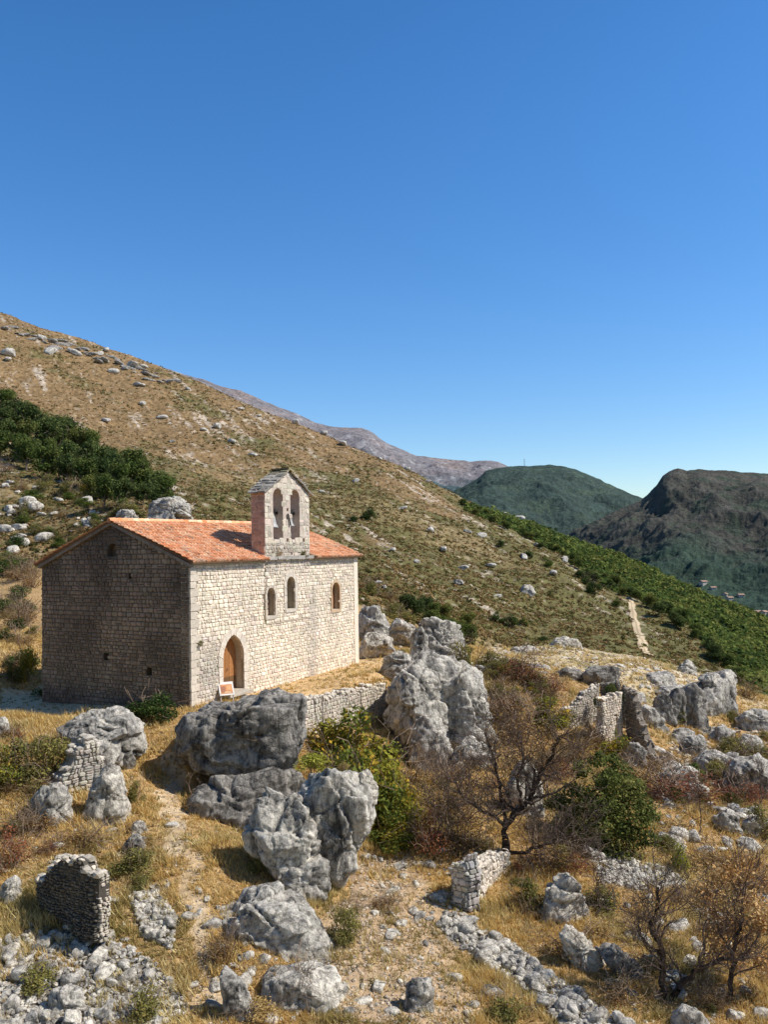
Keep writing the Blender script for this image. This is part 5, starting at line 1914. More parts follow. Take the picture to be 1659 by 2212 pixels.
# named shrubs, foreground and middle distance
SH = [
 (332,1556,118,76,'dark','dark green bush at the foot of the chapel gable corner'),
 (100,1504,60,30,'green','low green bush at the left foot of the gable wall'),
 (60,1470,44,90,'yellow','tall yellow broom growing at the left edge of the chapel gable'),
 (20,1470,60,60,'olive','olive shrub at the left picture edge beside the yellow broom'),
 (40,1690,130,120,'olive','grey green shrub mass at the left edge above the rubble wall'),
 (110,1680,110,110,'olive','grey green shrub just left of the flat jutting slab'),
 (8,1706,90,100,'yellow','yellowish shrub in the lower left of the grey green shrub mass'),
 (20,1880,90,110,'rust','dark red dry shrub at the left edge above the ruined wall stump'),
 (296,1730,44,70,'olive','small olive shrub between the crumbling wall and the boulder shadow'),
 (86,1792,90,60,'brown','brown dry shrub at the foot of the crumbling rubble wall'),
 (170,1830,120,50,'brown','low brown shrub on the bank above the ruined wall stump'),
 (290,1880,110,60,'olive','olive green low shrub beside the footpath bend'),
 (560,1878,70,56,'olive','olive shrub at the left foot of the cleft rocks'),
 (640,1300,1,1,'olive',None),
 (480,2080,80,96,'brown','tan dry shrub leaning on the left of the large angular boulder'),
 (300,2196,90,96,'olive','olive shrub growing in the bottom left rubble'),
 (60,2130,110,60,'olive','low olive scrub between the two parts of the bottom left rubble'),
 (790,1776,190,226,'yellow','big yellow green bush below the retaining wall'),
 (720,1650,140,116,'yellow','left lobe of the yellow green thicket, against the retaining wall'),
 (846,1756,100,140,'yellow','yellow green bush at the right side of the thicket below the terrace'),
 (775,1700,220,176,'yellow','upper part of the yellow green thicket, right under the terrace'),
 (862,1800,110,150,'yellow','tall golden green bush at the right end of the thicket'),
 (842,1832,120,76,'yellow','pale yellow shrub at the lower foot of the yellow green thicket'),
 (676,1672,84,52,'lime','bright lime green plant growing on top of the tall grey rock'),
 (742,1668,30,30,'straw','dry tuft on the crown of the tall grey rock'),
 (560,1600,56,50,'rust','red dry plant growing on the ledge of the huge dark block'),
 (894,1700,80,70,'brown','brown shrub in the gully under the round fronted boulder'),
 (960,1760,130,120,'brown','russet thicket left of the bare leaning tree'),
 (1000,1850,120,100,'brown','brown bare shrub beside the broken house wall stub'),
 (930,1840,100,100,'rust','reddish dry shrub left of the broken house wall stub'),
 (1130,1600,150,110,'brown','brown thicket between the broken crag and the slanting ruin wall'),
 (1190,1570,100,70,'yellow','golden green shrub in front of the slanting ruin wall'),
 (1090,1560,110,70,'brown','dry brown shrub right of the broken crag'),
 (1130,1470,110,70,'rust','dark red shrub on the terrace before the plateau'),
 (1060,1440,70,44,'olive','olive shrub left of the dark red shrub'),
 (1180,1500,70,40,'olive','olive shrub under the dark pit wall'),
 (1240,1640,110,80,'brown','brown shrub below the slanting ruin wall'),
 (1330,1640,80,70,'yellow','yellow green shrub at the foot of the tall ruin wall'),
 (1460,1720,190,76,'rust','dark reddish thicket below the stepped ruin wall'),
 (1380,1700,90,70,'brown','brown thicket right of the evergreen tree'),
 (1500,1690,56,56,'green','small round green tree among the reddish thicket'),
 (1600,1730,110,60,'rust','reddish shrub at the right above the golden grass'),
 (1640,1800,80,80,'olive','olive shrub at the right edge in the golden grass'),
 (1470,1880,50,70,'lime','bright green sapling right of the tumbled dry stone wall'),
 (1440,1830,70,36,'olive','low green shrub above the bright green sapling'),
 (1620,1510,60,44,'brown','brown shrub on the sandy slope at the right edge'),
 (1470,1560,54,40,'olive','olive shrub under the right part of the cliff'),
 (1180,1880,110,80,'brown','brown dry shrub right of the broken house wall stub'),
 (1140,1960,90,80,'olive','green shrub at the right foot of the broken house wall stub'),
 (1240,1880,90,60,'rust','dark red shrub at the left end of the tumbled dry stone wall'),
 (1300,1960,110,60,'olive','low olive shrub below the tumbled dry stone wall'),
 (740,2030,90,90,'olive','grey green shrub right of the large angular boulder'),
 (840,1960,80,40,'brown','low brown shrub on the stony slope below the thicket'),
 (1090,2190,110,60,'olive','olive shrub at the bottom right of the egg shaped boulder'),
 (640,2140,120,70,'brown','pinkish brown dry shrub under the large angular boulder'),
 (560,2200,110,50,'straw','pale straw grass clump at the bottom edge, centre'),
 (440,1740,90,60,'brown','dry brush in the shadow under the huge block'),
 (600,1740,100,60,'brown','dry brush hanging between the huge block and the cleft rocks'),
 (1010,1460,80,110,'olive','grey green bush growing in the cleft of the tall pale crag'),
 (880,1800,90,70,'olive','green weeds at the lower right of the yellow green thicket'),
 (1290,1620,60,60,'brown','brown brush at the foot of the slanting ruin wall'),
 (1350,2160,120,60,'brown','low brown brush under the forked bare tree'),
 (1560,1880,120,70,'brown','brown brush in the middle of the grassy slope at the right'),
 (1620,1930,120,80,'copper','copper shrub at the right edge above the brown leaved tree'),
 (1230,2060,120,60,'brown','dry brush on the bank left of the forked bare tree'),
 (750,1760,12,12,'straw',None),
]
for u, v, w_, h_, k, lb in SH:
    if lb:
        Yf = {560: 30.4, 742: 26.9, 676: 28.3}.get(u)
        if u == 560 and v != 1600:
            Yf = None
        if lb.startswith('grey green bush growing in the cleft'):
            Yf = 44.0
        bush(u, v, w_, h_, k, lb, Y=Yf)

# plants on the chapel masonry
for (u, v, w_, h_, k, lb) in ((632, 1203, 16, 22, 'straw', 'straw coloured tuft on the ledge under the left bell arch'), (654, 1203, 24, 20, 'olive', 'green tuft on the ledge under the right bell arch'), (429, 1395, 12, 16, 'olive', 'small plant growing from the front wall left of the door')):
    x, z = fr(u if u != 632 else 598, v)
    p = PA + D1 * x + D2 * (-.12) + np.array([0, 0, z])
    o = bush(u, v, w_, h_, k, lb, Y=float(p[1]), name='wall_plant', cat='plant')
    o.location = p
# ivy on the ruin
for (u, v, w_, h_, Yi, lb) in ((1322, 1516, 48, 44, 45.0, 'dark green ivy on the corner of the ruined house wall'), (1332, 1614, 26, 46, 42.9, 'bright green ivy creeping up the foot of the tall ruin wall'), (1287, 1524, 12, 26, 45.1, 'thin strip of ivy on the slanting ruin wall')):
    bush(u, v, w_, h_, 'green' if Yi > 44 else 'green', lb, Y=Yi, name='ivy', cat='ivy', deep=.5)

# scattered small shrubs of the middle slopes, each one its own thing
GRP = [([(900,1650),(1240,1650),(1300,1830),(1240,2000),(1100,1990),(1110,1850),(950,1830)], 26, ('brown', 'rust', 'olive', 'bare'), (30, 70), 'dry brown shrub in the thicket round the bare leaning tree', 'shrubs round the bare leaning tree'),
       ([(1400,1640),(1659,1620),(1659,1740),(1420,1740)], 26, ('brown', 'rust', 'olive', 'olive'), (30, 70), 'low dry shrub on the slope under the cliff at the right', 'shrubs under the cliff'),
       ([(1280,1930),(1659,1900),(1659,2190),(1400,2190),(1250,2030)], 24, ('straw', 'bare', 'olive', 'brown'), (24, 60), 'dry twiggy shrub among the leafless trees at the bottom right', 'shrubs at the bottom right'),
       ([(0,1560),(130,1590),(120,1840),(0,1860)], 14, ('olive', 'brown', 'rust'), (30, 60), 'small shrub on the bank at the left edge', 'shrubs on the left bank'),
       ([(230,1830),(380,1820),(400,1980),(260,1930)], 8, ('olive', 'straw', 'brown'), (24, 50), 'small dry bush on the slope left of the footpath', 'bushes left of the footpath'),
       ([(1030,1420),(1200,1470),(1240,1560),(1060,1540)], 24, ('olive', 'brown', 'rust', 'yellow'), (26, 56), 'low shrub in the hollow in front of the plateau', 'shrubs in the hollow before the plateau'),
       ([(0,1180),(80,1180),(80,1460),(0,1460)], 26, ('olive', 'green', 'brown', 'dark'), (30, 70), 'shrub on the bank left of the chapel', 'shrubs left of the chapel'),
       ([(0,1010),(230,1060),(300,1120),(150,1190),(0,1180)], 30, ('olive', 'olive', 'green', 'brown'), (20, 44), 'olive shrub in the rock field left of the chapel', 'shrubs in the rock field'),
       ([(780,1380),(900,1390),(900,1330),(790,1260)], 10, ('olive', 'brown'), (26, 50), 'small shrub behind the far corner of the chapel', 'shrubs behind the far chapel corner'),
       ([(1560,1545),(1659,1530),(1659,1600),(1580,1600)], 8, ('olive', 'brown'), (20, 40), 'small shrub on the sandy slope below the plateau end', 'shrubs on the sandy slope')]
for poly, n, kinds, (a, b), lb, gp in GRP:
    for (u, v) in scatter_px(poly, n, rv):
        w_ = rv.uniform(a, b)
        bush(u, v, w_ * 1.2, w_ * .8, kinds[rv.integers(len(kinds))], lb, gp)

# --- shrubs on the hillside one can tell apart
HS = [(800,1124,40,32,'dark','round dark shrub on the slope right of the bellcote'), (762,1128,22,20,'dark','small dark shrub left of the round one right of the bellcote'), (1140,1206,26,24,'dark','round dark shrub on the spur above the dirt track'),
      (1080,1180,20,18,'dark','small dark shrub high on the spur'), (1255,1250,30,26,'dark','dark shrub at the wood edge above the dirt track, left one'), (1285,1282,44,32,'dark','large dark shrub at the wood edge just left of the dirt track top'),
      (1270,1266,34,30,'dark','dark shrub at the wood edge, middle one'), (1330,1310,26,20,'green','green shrub beside the top of the dirt track'), (1190,1290,30,22,'olive','olive shrub on the open spur'), (1075,1344,34,26,'dark','left dark shrub of the pair on the lower spur'),
      (1102,1352,40,30,'dark','right dark shrub of the pair on the lower spur'), (1130,1350,24,20,'green','small shrub right of the pair on the lower spur'), (1175,1386,30,16,'dark','dark shrub just above the plateau crest'), (1180,1222,28,22,'green','green shrub on the spur below the pale ledges')]
for u, v, w_, h_, k, lb in HS:
    bush(u, v, w_, h_, k, lb)

# --- trees: clumped crowns on trunks
TREE = []
for k in range(5):
    r = np.random.default_rng(500 + k)
    cl = []
    for j in range(16):
        a, q = r.uniform(0, 2 * pi), r.random() ** .6 * .33
        z = r.uniform(.30, .84)
        s = r.uniform(.11, .20) * (1.1 - .3 * abs(z - .5))
        cl.append((q * cos(a) * (1.15 - .6 * z), q * sin(a) * (1.15 - .6 * z), z, s, s, s * .85))
    V, Fq, C_ = leaf_arrays(cl, 3000, .034, [(.075, .115, .04), (.11, .145, .05), (.055, .085, .034), (.15, .175, .06)] if k % 2 else [(.16, .175, .05), (.20, .19, .055), (.12, .145, .045)] if k == 4 else [(.075, .115, .032), (.11, .155, .042), (.15, .18, .055)], 40 + k, shell=.5)
    crown = mesh_np('crown', V, Fq, C_, M['leaf'])
    segs = [((0, 0, -.05), (.01, 0, .2), .03, .024), ((.01, 0, .2), (0, .02, .45), .024, .014)]
    for j in range(6):
        a = r.uniform(0, 6.28)
        grow(segs, (0, 0, r.uniform(.18, .4)), (cos(a), sin(a), .8), .4, .012, 1, r, .5, .1, 3, (1, 2), .003)
    Vs, Fs, Cs = seg_arrays(segs, (.13, .10, .075), 5, k)
    TREE.append((crown, mesh_np('trunk', Vs, Fs, Cs, M['bark'])))


def tree(u, v, w, h, label, group=None, k=None, name='tree', Y=None):
    p = hit(u, v) if Y is None else at(u, v, Y)
    s = p[1] / F
    o = bpy.data.objects.new(name, None)
    col.objects.link(o)
    o.location = p - np.array([0, 0, .05 * h * s])
    o.rotation_euler = (0, 0, rv.uniform(0, 6.28))
    o.scale = (w * s / .85, w * s / .85, h * s / .98)
    c, t = TREE[rv.integers(len(TREE)) if k is None else k]
    link('crown', c, o)
    link('trunk', t, o)
    return tag(o, label, 'tree', group)


GRV = [(10,925),(30,915),(55,930),(85,940),(20,960),(60,965),(100,965),(130,960),(150,955),(0,985),(40,990),(80,995),(110,1000),(145,1000),(175,985),(205,990),(60,1010),(100,1025),(150,1035),(190,1020),(220,1015),(240,1010),(180,1050),(215,1045),(250,1040),(280,1035),(200,1075),(235,1070),(265,1065),(295,1060),(320,1065),(345,1070),(230,1090),(270,1088),(310,1085),(340,1085),(362,1088),(10,890)]
for u, v in GRV:
    h_ = rv.uniform(58, 86)
    tree(u + rv.uniform(-6, 6), v + 8, h_ * rv.uniform(.7, .95), h_, 'dark green tree in the grove on the slope left of the chapel', 'trees of the grove left of the chapel')
for u, v, w_, h_, lb in ((158, 972, 44, 56, 'dark rounded tree standing apart at the upper right rim of the grove'), (195, 1078, 60, 50, 'yellowish green tree at the lower edge of the grove'), (150, 1068, 50, 44, 'olive green tree at the lower left edge of the grove')):
    bush(u, v, w_, h_, 'dark' if u == 158 else 'yellow' if u == 195 else 'olive', lb, name='tree', cat='tree')
for u, v in ((880,1325),(900,1330),(920,1322),(940,1335),(960,1340),(930,1360),(950,1368),(975,1370),(990,1372),(1000,1385),(1015,1390),(985,1395),(1010,1360)):
    h_ = rv.uniform(36, 52)
    tree(u, v, h_ * .95, h_, 'dark green tree of the clump behind the tall pale crag', 'trees behind the tall pale crag')
# trees along the rim of the wooded flank
for k in range(46):
    t = k / 45
    u = np.interp(t, [0, .2, .45, .65, .85, 1], [1000, 1110, 1260, 1400, 1530, 1600]) + rv.uniform(-8, 8)
    v = np.interp(u, [1000, 1100, 1200, 1280, 1370, 1430, 1500, 1560, 1600], [1094, 1142, 1194, 1250, 1296, 1326, 1372, 1436, 1476]) + rv.uniform(-6, 10)
    h_ = np.interp(u, [1000, 1300, 1600], [16, 26, 46]) * rv.uniform(.7, 1.2)
    tree(u, v, h_ * 1.0, h_, 'green tree along the near edge of the wooded flank', 'trees along the edge of the wooded flank')

# evergreen tree in the middle right
def big_crown(name, label, cat, base, clumps_px, Y, n, size, pal, trunk, seed, shell=.5, aspect=.55, twn=2):
    b = at(*base, Y)
    o = bpy.data.objects.new(name, None)
    col.objects.link(o)
    o.location = b
    tag(o, label, cat)
    cl = []
    s = Y / F
    r = np.random.default_rng(seed)
    for (u, v, rr) in clumps_px:
        c = at(u, v, Y) - b
        q = rr * s
        dy = r.uniform(-.9, .9)
        cl.append((c[0], c[1] + dy, c[2], q, q, q * .85))
        for j in range(3):
            d = r.normal(size=3)
            d /= np.linalg.norm(d)
            e = q * r.uniform(.45, .65)
            cl.append((c[0] + d[0] * q * .8, c[1] + dy + d[1] * q * .8, c[2] + d[2] * q * .7, e, e, e * .8))
    V, Fq, C_ = leaf_arrays(cl, n, size, pal, seed, shell=shell, aspect=aspect)
    link('crown', mesh_np('crown', V, Fq, C_, M['leaf']), o)
    segs = []
    for line, r0, lev in trunk:
        P_ = [at(*p[:2], Y) - b + np.array([0, p[2] if len(p) > 2 else 0, 0]) for p in line]
        for i in range(len(P_) - 1):
            ra = r0 * (1 - .6 * i / (len(P_) - 1))
            rb = r0 * (1 - .6 * (i + 1) / (len(P_) - 1))
            m_ = 4
            prev = P_[i]
            for j in range(m_):
                q = P_[i] + (P_[i + 1] - P_[i]) * (j + 1) / m_ + (r.normal(size=3) * .035 if j < m_ - 1 else 0)
                segs.append((prev, q, ra + (rb - ra) * j / m_, ra + (rb - ra) * (j + 1) / m_))
                prev = q
                if lev and (i + j > 1):
                    dd = (P_[i + 1] - P_[i])
                    dd = dd / np.linalg.norm(dd)
                    for _ in range(twn):
                        d2 = dd * .7 + r.normal(size=3) * .7 + [0, 0, .25]
                        grow(segs, q, d2 / np.linalg.norm(d2), r.uniform(.7, 1.3), max(.012, rb * .45), lev, r, .65, .08, 4, (1, 3), .0055, .25)
    Vs, Fs, Cs = seg_arrays(segs, (.085, .062, .05), 5, seed)
    link('trunk', mesh_np('trunk', Vs, Fs, Cs, M['bark']), o)
    return o


Ye = hit(1310, 1830)[1]
big_crown('evergreen_tree', 'broad dark evergreen tree in the middle right, below the ruined house', 'tree', (1310, 1832),
          [(1285,1720,46),(1340,1710,46),(1300,1770,50),(1362,1755,44),(1250,1780,44),(1330,1812,44),(1220,1812,34),(1290,1822,38),(1372,1715,32),(1240,1735,36),(1350,1675,28),(1312,1680,26),(1368,1795,34),(1388,1740,24),(1270,1670,22),(1290,1640,20),(1330,1655,20),(1215,1770,26),(1205,1735,22)], Ye, 21000, .062, [(.14, .17, .05), (.20, .225, .07), (.095, .125, .042), (.28, .27, .09)],
          [([(1310, 1832), (1305, 1790), (1300, 1740)], .12, 0)], 71)
# bare leaning tree
Yb = hit(1096, 1846)[1] - .6
big_crown('bare_tree', 'almost leafless leaning tree with dark forked limbs in the middle of the slope', 'tree', (1094, 1850),
          [(1000,1640,44),(1070,1600,44),(1180,1600,40),(1140,1620,40),(1190,1640,36),(980,1710,36),(1120,1680,36)], Yb, 2200, .030, BROWN + [(.3, .2, .12)],
          [([(1094, 1852), (1092, 1815), (1090, 1782)], .19, 0), ([(1090, 1782), (1066, 1755, -.3), (1035, 1738, -.5), (1000, 1715, -.6), (965, 1660, -.6)], .07, 2), ([(1090, 1782), (1086, 1740, .2), (1080, 1690, .4), (1066, 1630, .4), (1050, 1585, .4)], .075, 2),
           ([(1090, 1786), (1118, 1755, .2), (1146, 1735, .3), (1160, 1700, .3), (1190, 1650, .4), (1214, 1595, .4)], .13, 2), ([(1096, 1840), (1130, 1832, -.4), (1165, 1812, -.6), (1200, 1802, -.6), (1240, 1790, -.6)], .075, 2), ([(1150, 1730, .3), (1200, 1720, .4), (1250, 1690, .5)], .05, 2), ([(1130, 1745, .3), (1120, 1690, .1), (1130, 1630, 0), (1120, 1580, 0)], .06, 2)], 72, shell=.2)
# forked bare tree at the right, and the brown leaved tree
Yc = hit(1440, 2160)[1]
big_crown('bare_tree', 'forked bare tree with two curved trunks at the bottom right', 'tree', (1442, 2166),
          [(1400,1960,34),(1460,1920,34),(1520,1960,30),(1430,2030,30)], Yc, 800, .026, BROWN,
          [([(1436, 2166), (1432, 2110), (1430, 2050), (1412, 2010, .2), (1426, 1960, .2), (1424, 1920, .1)], .10, 2), ([(1446, 2166), (1474, 2120), (1500, 2085, -.2), (1540, 2056, -.4), (1590, 2050, -.5)], .09, 2),
           ([(1430, 2060), (1408, 2046), (1386, 2026, .2), (1384, 1990, .3)], .05, 2), ([(1500, 2085, -.2), (1520, 2040, -.1), (1530, 1990, .1)], .045, 2)], 73, shell=.2, twn=1)
Yd = hit(1575, 2150)[1]
big_crown('autumn_tree', 'small tree with copper brown autumn leaves at the right edge', 'tree', (1578, 2150),
          [(1560,1960,46),(1610,1930,46),(1650,1980,46),(1580,2020,42),(1630,2050,44),(1540,2040,30),(1660,2080,40),(1600,2090,34),(1570,1900,34),(1640,1890,34)], Yd, 5200, .052, COPPER,
          [([(1578, 2152), (1580, 2100), (1586, 2050), (1600, 1990), (1610, 1930)], .075, 2), ([(1582, 2080), (1630, 2050, .2), (1660, 2010, .3)], .04, 2), ([(1584, 2060), (1550, 2010, -.2), (1540, 1960, -.2)], .04, 2)], 74, shell=.15, twn=1)
for (u, v, h_, lb) in ((970, 1850, 120, 'thin leafless sapling left of the broken house wall stub'), (1510, 1800, 90, 'slender bare sapling in the golden grass at the right'), (1290, 1990, 90, 'thin grey sapling on the bank below the tumbled wall'), (1640, 1760, 110, 'bare reddish sapling at the right edge')):
    Ys = hit(u, v)[1]
    big_crown('bare_sapling', lb, 'tree', (u, v), [(u, v - h_ * .7, h_ * .25)], Ys, 200, .022, BROWN, [([(u, v), (u + 4, v - h_ * .4), (u - 2, v - h_)], .03, 2)], int(u), shell=.2)

# ------------------------------------------------------------------ uncountable growth
def pick_ground(n, u0, u1, Y0, Y1, r, power=1.0):
    a = (r.uniform(u0, u1, n) - CX) / F
    Y = np.exp(r.uniform(math.log(Y0), math.log(Y1), n))
    return a * Y, Y


def clump_mass(name, X, Y, Z, size, per, leaf, pal, r, hgt=.8, mat='leaf', squash=.8):
    n = len(X)
    d = r.normal(size=(n, per, 3))
    d /= np.linalg.norm(d, axis=2)[..., None]
    d[..., 2] = np.abs(d[..., 2]) * hgt
    P = np.stack([X, Y, Z], 1)[:, None] + d * size[:, None, None] * r.uniform(.6, 1.05, (n, per, 1))
    nn = d + r.normal(size=d.shape) * .6 + [0, 0, .3]
    nn /= np.linalg.norm(nn, axis=2)[..., None]
    t = np.cross(nn, r.normal(size=d.shape))
    t /= np.linalg.norm(t, axis=2)[..., None]
    b = np.cross(nn, t)
    s = leaf * size[:, None, None] * r.uniform(.6, 1.3, (n, per, 1))
    V = np.stack([P - t * s, P + b * s * .7, P + t * s, P - b * s * .7], 2).reshape(-1, 3)
    pal = np.array(pal)
    c = pal[r.integers(0, len(pal), n)][:, None] * r.uniform(.75, 1.25, (n, per, 1))
    C_ = np.repeat(c.reshape(-1, 3), 4, 0)
    N_ = n * per
    me = mesh_np(name, V, np.arange(4 * N_, dtype=np.int32).reshape(N_, 4), C_, M[mat])
    return tag(link(name, me), kind='stuff')


rg = np.random.default_rng(9)
# wooded flank of the hill
X, Y = pick_ground(60000, 960, 1760, 140, 640, rg)
wd = bil(WDg, AG, LG, X / Y, np.log(Y))
k = wd > .5
X, Y = X[k][:17000], Y[k][:17000]
Z = ground_z(X, Y)
clump_mass('forest', X, Y, Z, rg.uniform(.6, 1.0, len(X)) * (1 + 1.6 * rg.random(len(X)) ** 2.5) * (1 + .5 * fbm(xy3(X, Y, 30, 2), 3)) * np.interp(Y, [140, 500], [.75, 1.5]), 24, .30, [(.115, .155, .042), (.085, .125, .038), (.145, .18, .05), (.06, .095, .032), (.18, .19, .06)], rg, 1.0)
# scrub on the hillside
X, Y = pick_ground(52000, -60, 1640, 92, 640, rg)
dn = 1.7 * fbm(xy3(X, Y, 45, 1), 4) + .5 * fbm(xy3(X, Y, 9, 2), 3) + .55 * sstep(60, -5, ground_z(X, Y))
wd = bil(WDg, AG, LG, X / Y, np.log(Y))
sdist = np.array([np.min(np.hypot(seg[:, 0] - x, seg[:, 1] - y)) if (y > 150 and y < 270 and x > 40) else 99 for x, y in zip(X, Y)])
k = (wd < .3) & (sdist > 1.4) & (dn + rg.normal(size=len(X)) * .25 > .10)
X, Y = X[k][:26000], Y[k][:26000]
Z = ground_z(X, Y)
clump_mass('hillside_scrub', X, Y, Z - .1, rg.uniform(.25, .75, len(X)) * np.interp(Y, [90, 500], [.8, 1.7]), 12, .42, [(.19, .16, .062), (.15, .135, .05), (.26, .18, .085), (.11, .112, .04), (.30, .20, .10), (.22, .15, .07)], rg, .8)
# dry tussocks of the upper slope
X, Y = pick_ground(26000, -60, 1300, 110, 680, rg)
wd = bil(WDg, AG, LG, X / Y, np.log(Y))
sdist = np.array([np.min(np.hypot(seg[:, 0] - x, seg[:, 1] - y)) if (y > 150 and y < 270 and x > 40) else 99 for x, y in zip(X, Y)])
k = (wd < .3) & (sdist > 1.4)
X, Y = X[k], Y[k]
clump_mass('hillside_grass', X, Y, ground_z(X, Y) - .1, rg.uniform(.2, .55, len(X)) * np.interp(Y, [90, 500], [.8, 1.8]), 7, .5, [(.40, .265, .12), (.34, .21, .095), (.48, .36, .2), (.27, .165, .075)], rg, .7)

# dry grass in the foreground: real blades
def grass(name, n, Y0, Y1, h0, h1, pal, r, per=9, thresh=.25, wmul=1.0, noise_s=1.4):
    X, Y = pick_ground(n, -60, 1720, Y0, Y1, r)
    g = bil(GRg, AG, LG, X / Y, np.log(Y))
    k = g * (.75 + .9 * fbm(xy3(X, Y, noise_s, 3.7), 3)) > thresh + r.uniform(-.2, .25, len(X))
    X, Y = X[k], Y[k]
    Z = ground_z(X, Y)
    n = len(X)
    hmod = .55 + .9 * sstep(-.3, .5, fbm(xy3(X, Y, 2.2, 8.7), 3))
    bx = X[:, None] + r.normal(size=(n, per)) * .06
    by = Y[:, None] + r.normal(size=(n, per)) * .06
    H = r.uniform(h0, h1, (n, per)) * hmod[:, None]
    lean = r.normal(size=(n, per, 2)) * .38 + np.array([-.1, -.25])
    wv = (.006 + .00042 * Y)[:, None] * wmul * r.uniform(.7, 1.3, (n, per))
    th = r.uniform(0, pi, (n, per))
    wx, wy = np.cos(th) * wv, np.sin(th) * wv
    z = np.repeat(Z[:, None], per, 1) - .03
    p0 = np.stack([bx - wx, by - wy, z], -1)
    p1 = np.stack([bx + wx, by + wy, z], -1)
    p2 = np.stack([bx + lean[..., 0] * H + wx * .2, by + lean[..., 1] * H, z + H], -1)
    V = np.stack([p0, p1, p2], 2).reshape(-1, 3)
    pal = np.array(pal)
    pn = np.clip(((fbm(xy3(X, Y, 3.1, 6.6), 3) * .9 + .5) * len(pal) + r.normal(size=n) * .6).astype(int), 0, len(pal) - 1)
    c = pal[pn][:, None] * r.uniform(.72, 1.25, (n, per, 1))
    C_ = np.stack([c * .85, c * .85, c * 1.1], 2).reshape(-1, 3)
    N_ = n * per
    me = mesh_np(name, V, np.arange(3 * N_, dtype=np.int32).reshape(N_, 3), C_, M['leaf'])
    return tag(link(name, me), kind='stuff')


GOLD = [(.60, .43, .17), (.75, .54, .22), (.86, .65, .31), (.78, .55, .22), (.88, .71, .38), (.55, .43, .18), (.40, .33, .13)]
grass('dry_grass', 52000, 17.5, 62, .10, .32, GOLD, rg, 9)
grass('short_turf', 26000, 17.5, 75, .06, .14, [(.58, .42, .19), (.44, .34, .14), (.32, .27, .11), (.66, .48, .22)], rg, 7, thresh=.08, wmul=1.4)

# gravel and small stones lying about
gi = []
for poly, n, (a, b) in ((Z_SCREE, 1500, (3, 11)), (Z_PATH, 500, (2, 7)), (Z_PLAT, 700, (3, 9)), (Z_TERR, 60, (2, 6)), (Z_YARD, 70, (2, 5)), ([(0,1560),(1659,1560),(1659,2230),(0,2230)], 2300, (2, 9)), ([(1440,1580),(1659,1560),(1659,1720),(1440,1700)], 400, (4, 16)), ([(780,1290),(880,1330),(900,1400),(790,1400)], 120, (4, 14))):
    pts = scatter_px(poly, n, rg)
    P = hits([p[0] for p in pts], [p[1] for p in pts])
    for p in P:
        if not np.isnan(p[0]):
            gi.append((p, (a + (b - a) * rg.random() ** 2.5) / F * p[1] * 1.3))
o = rubble_mass('gravel', gi, 'rock_warm', 1)
# loose stones down the hillside
si = []
X, Y = pick_ground(11000, -60, 1560, 95, 660, rg)
tz = .35 * fbm(xy3(X, Y, 60, 12), 3) + .8 * fbm(np.stack([(X * tx + Y * ty) / 62, (X * ty - Y * tx) / 5.0, np.full_like(X, 4.4)], 1), 3) + rg.normal(size=len(X)) * .16
k = (tz > .26) & (bil(WDg, AG, LG, X / Y, np.log(Y)) < .3)
for x, y, z in zip(X[k], Y[k], ground_z(X[k], Y[k])):
    si.append((np.array([x, y, z]), rg.uniform(1.6, 4.6) / F * y * 1.3))
rubble_mass('scree', si, 'rock_far', 1)

# ------------------------------------------------------------------ far houses and the mast on the green hill
def house(u, v, Y, w, d, h, rz, label, roofc=(.36, .24, .18)):
    p = at(u, v, Y)
    o = bpy.data.objects.new('house', None)
    col.objects.link(o)
    o.location = p
    o.rotation_euler = (0, 0, rz)
    tag(o, label, 'house', 'houses in the far valley')
    mb = MB()
    mb.box((-w / 2, -d / 2, -4), (w / 2, d / 2, h), (.46, .42, .37))
    mb.add([(-w / 2, -d / 2, h), (-w / 2, d / 2, h), (-w / 2, 0, h + d * .2), (w / 2, -d / 2, h), (w / 2, d / 2, h), (w / 2, 0, h + d * .2)], [(0, 1, 2), (5, 4, 3)], (.46, .42, .37))
    mb.build('wall', M['masonry'], o)
    mb = MB()
    e = .6
    for s in (-1, 1):
        V = []
        for dz in (.05, .35):
            V += [(-w / 2 - e, s * (d / 2 + e), h - e * .4 + dz), (w / 2 + e, s * (d / 2 + e), h - e * .4 + dz), (w / 2 + e, s * .01, h + d * .2 + dz), (-w / 2 - e, s * .01, h + d * .2 + dz)]
        mb.add(V, [(0, 1, 2, 3), (7, 6, 5, 4), (0, 4, 5, 1), (1, 5, 6, 2), (2, 6, 7, 3), (3, 7, 4, 0)], roofc)
    mb.build('roof', M['tile'], o)
    for k in range(int(w // 3)):
        x = -w / 2 + 1.8 + k * 3
        mb = MB()
        mb.box((x - .5, -d / 2 - .06, h * .35), (x + .5, -d / 2 - .005, h * .35 + 1.5), (.12, .12, .13))
        mb.build('window', M['metal'], o)


def rb_at(u, v):
    """a point on the right far hill seen in direction (u, v)"""
    X, Y, Z = RB
    uu, vv = proj(np.stack([X, Y, Z], -1))
    k = np.unravel_index(np.argmin((uu - u) ** 2 + (vv - v) ** 2), uu.shape)
    return float(Y[k])


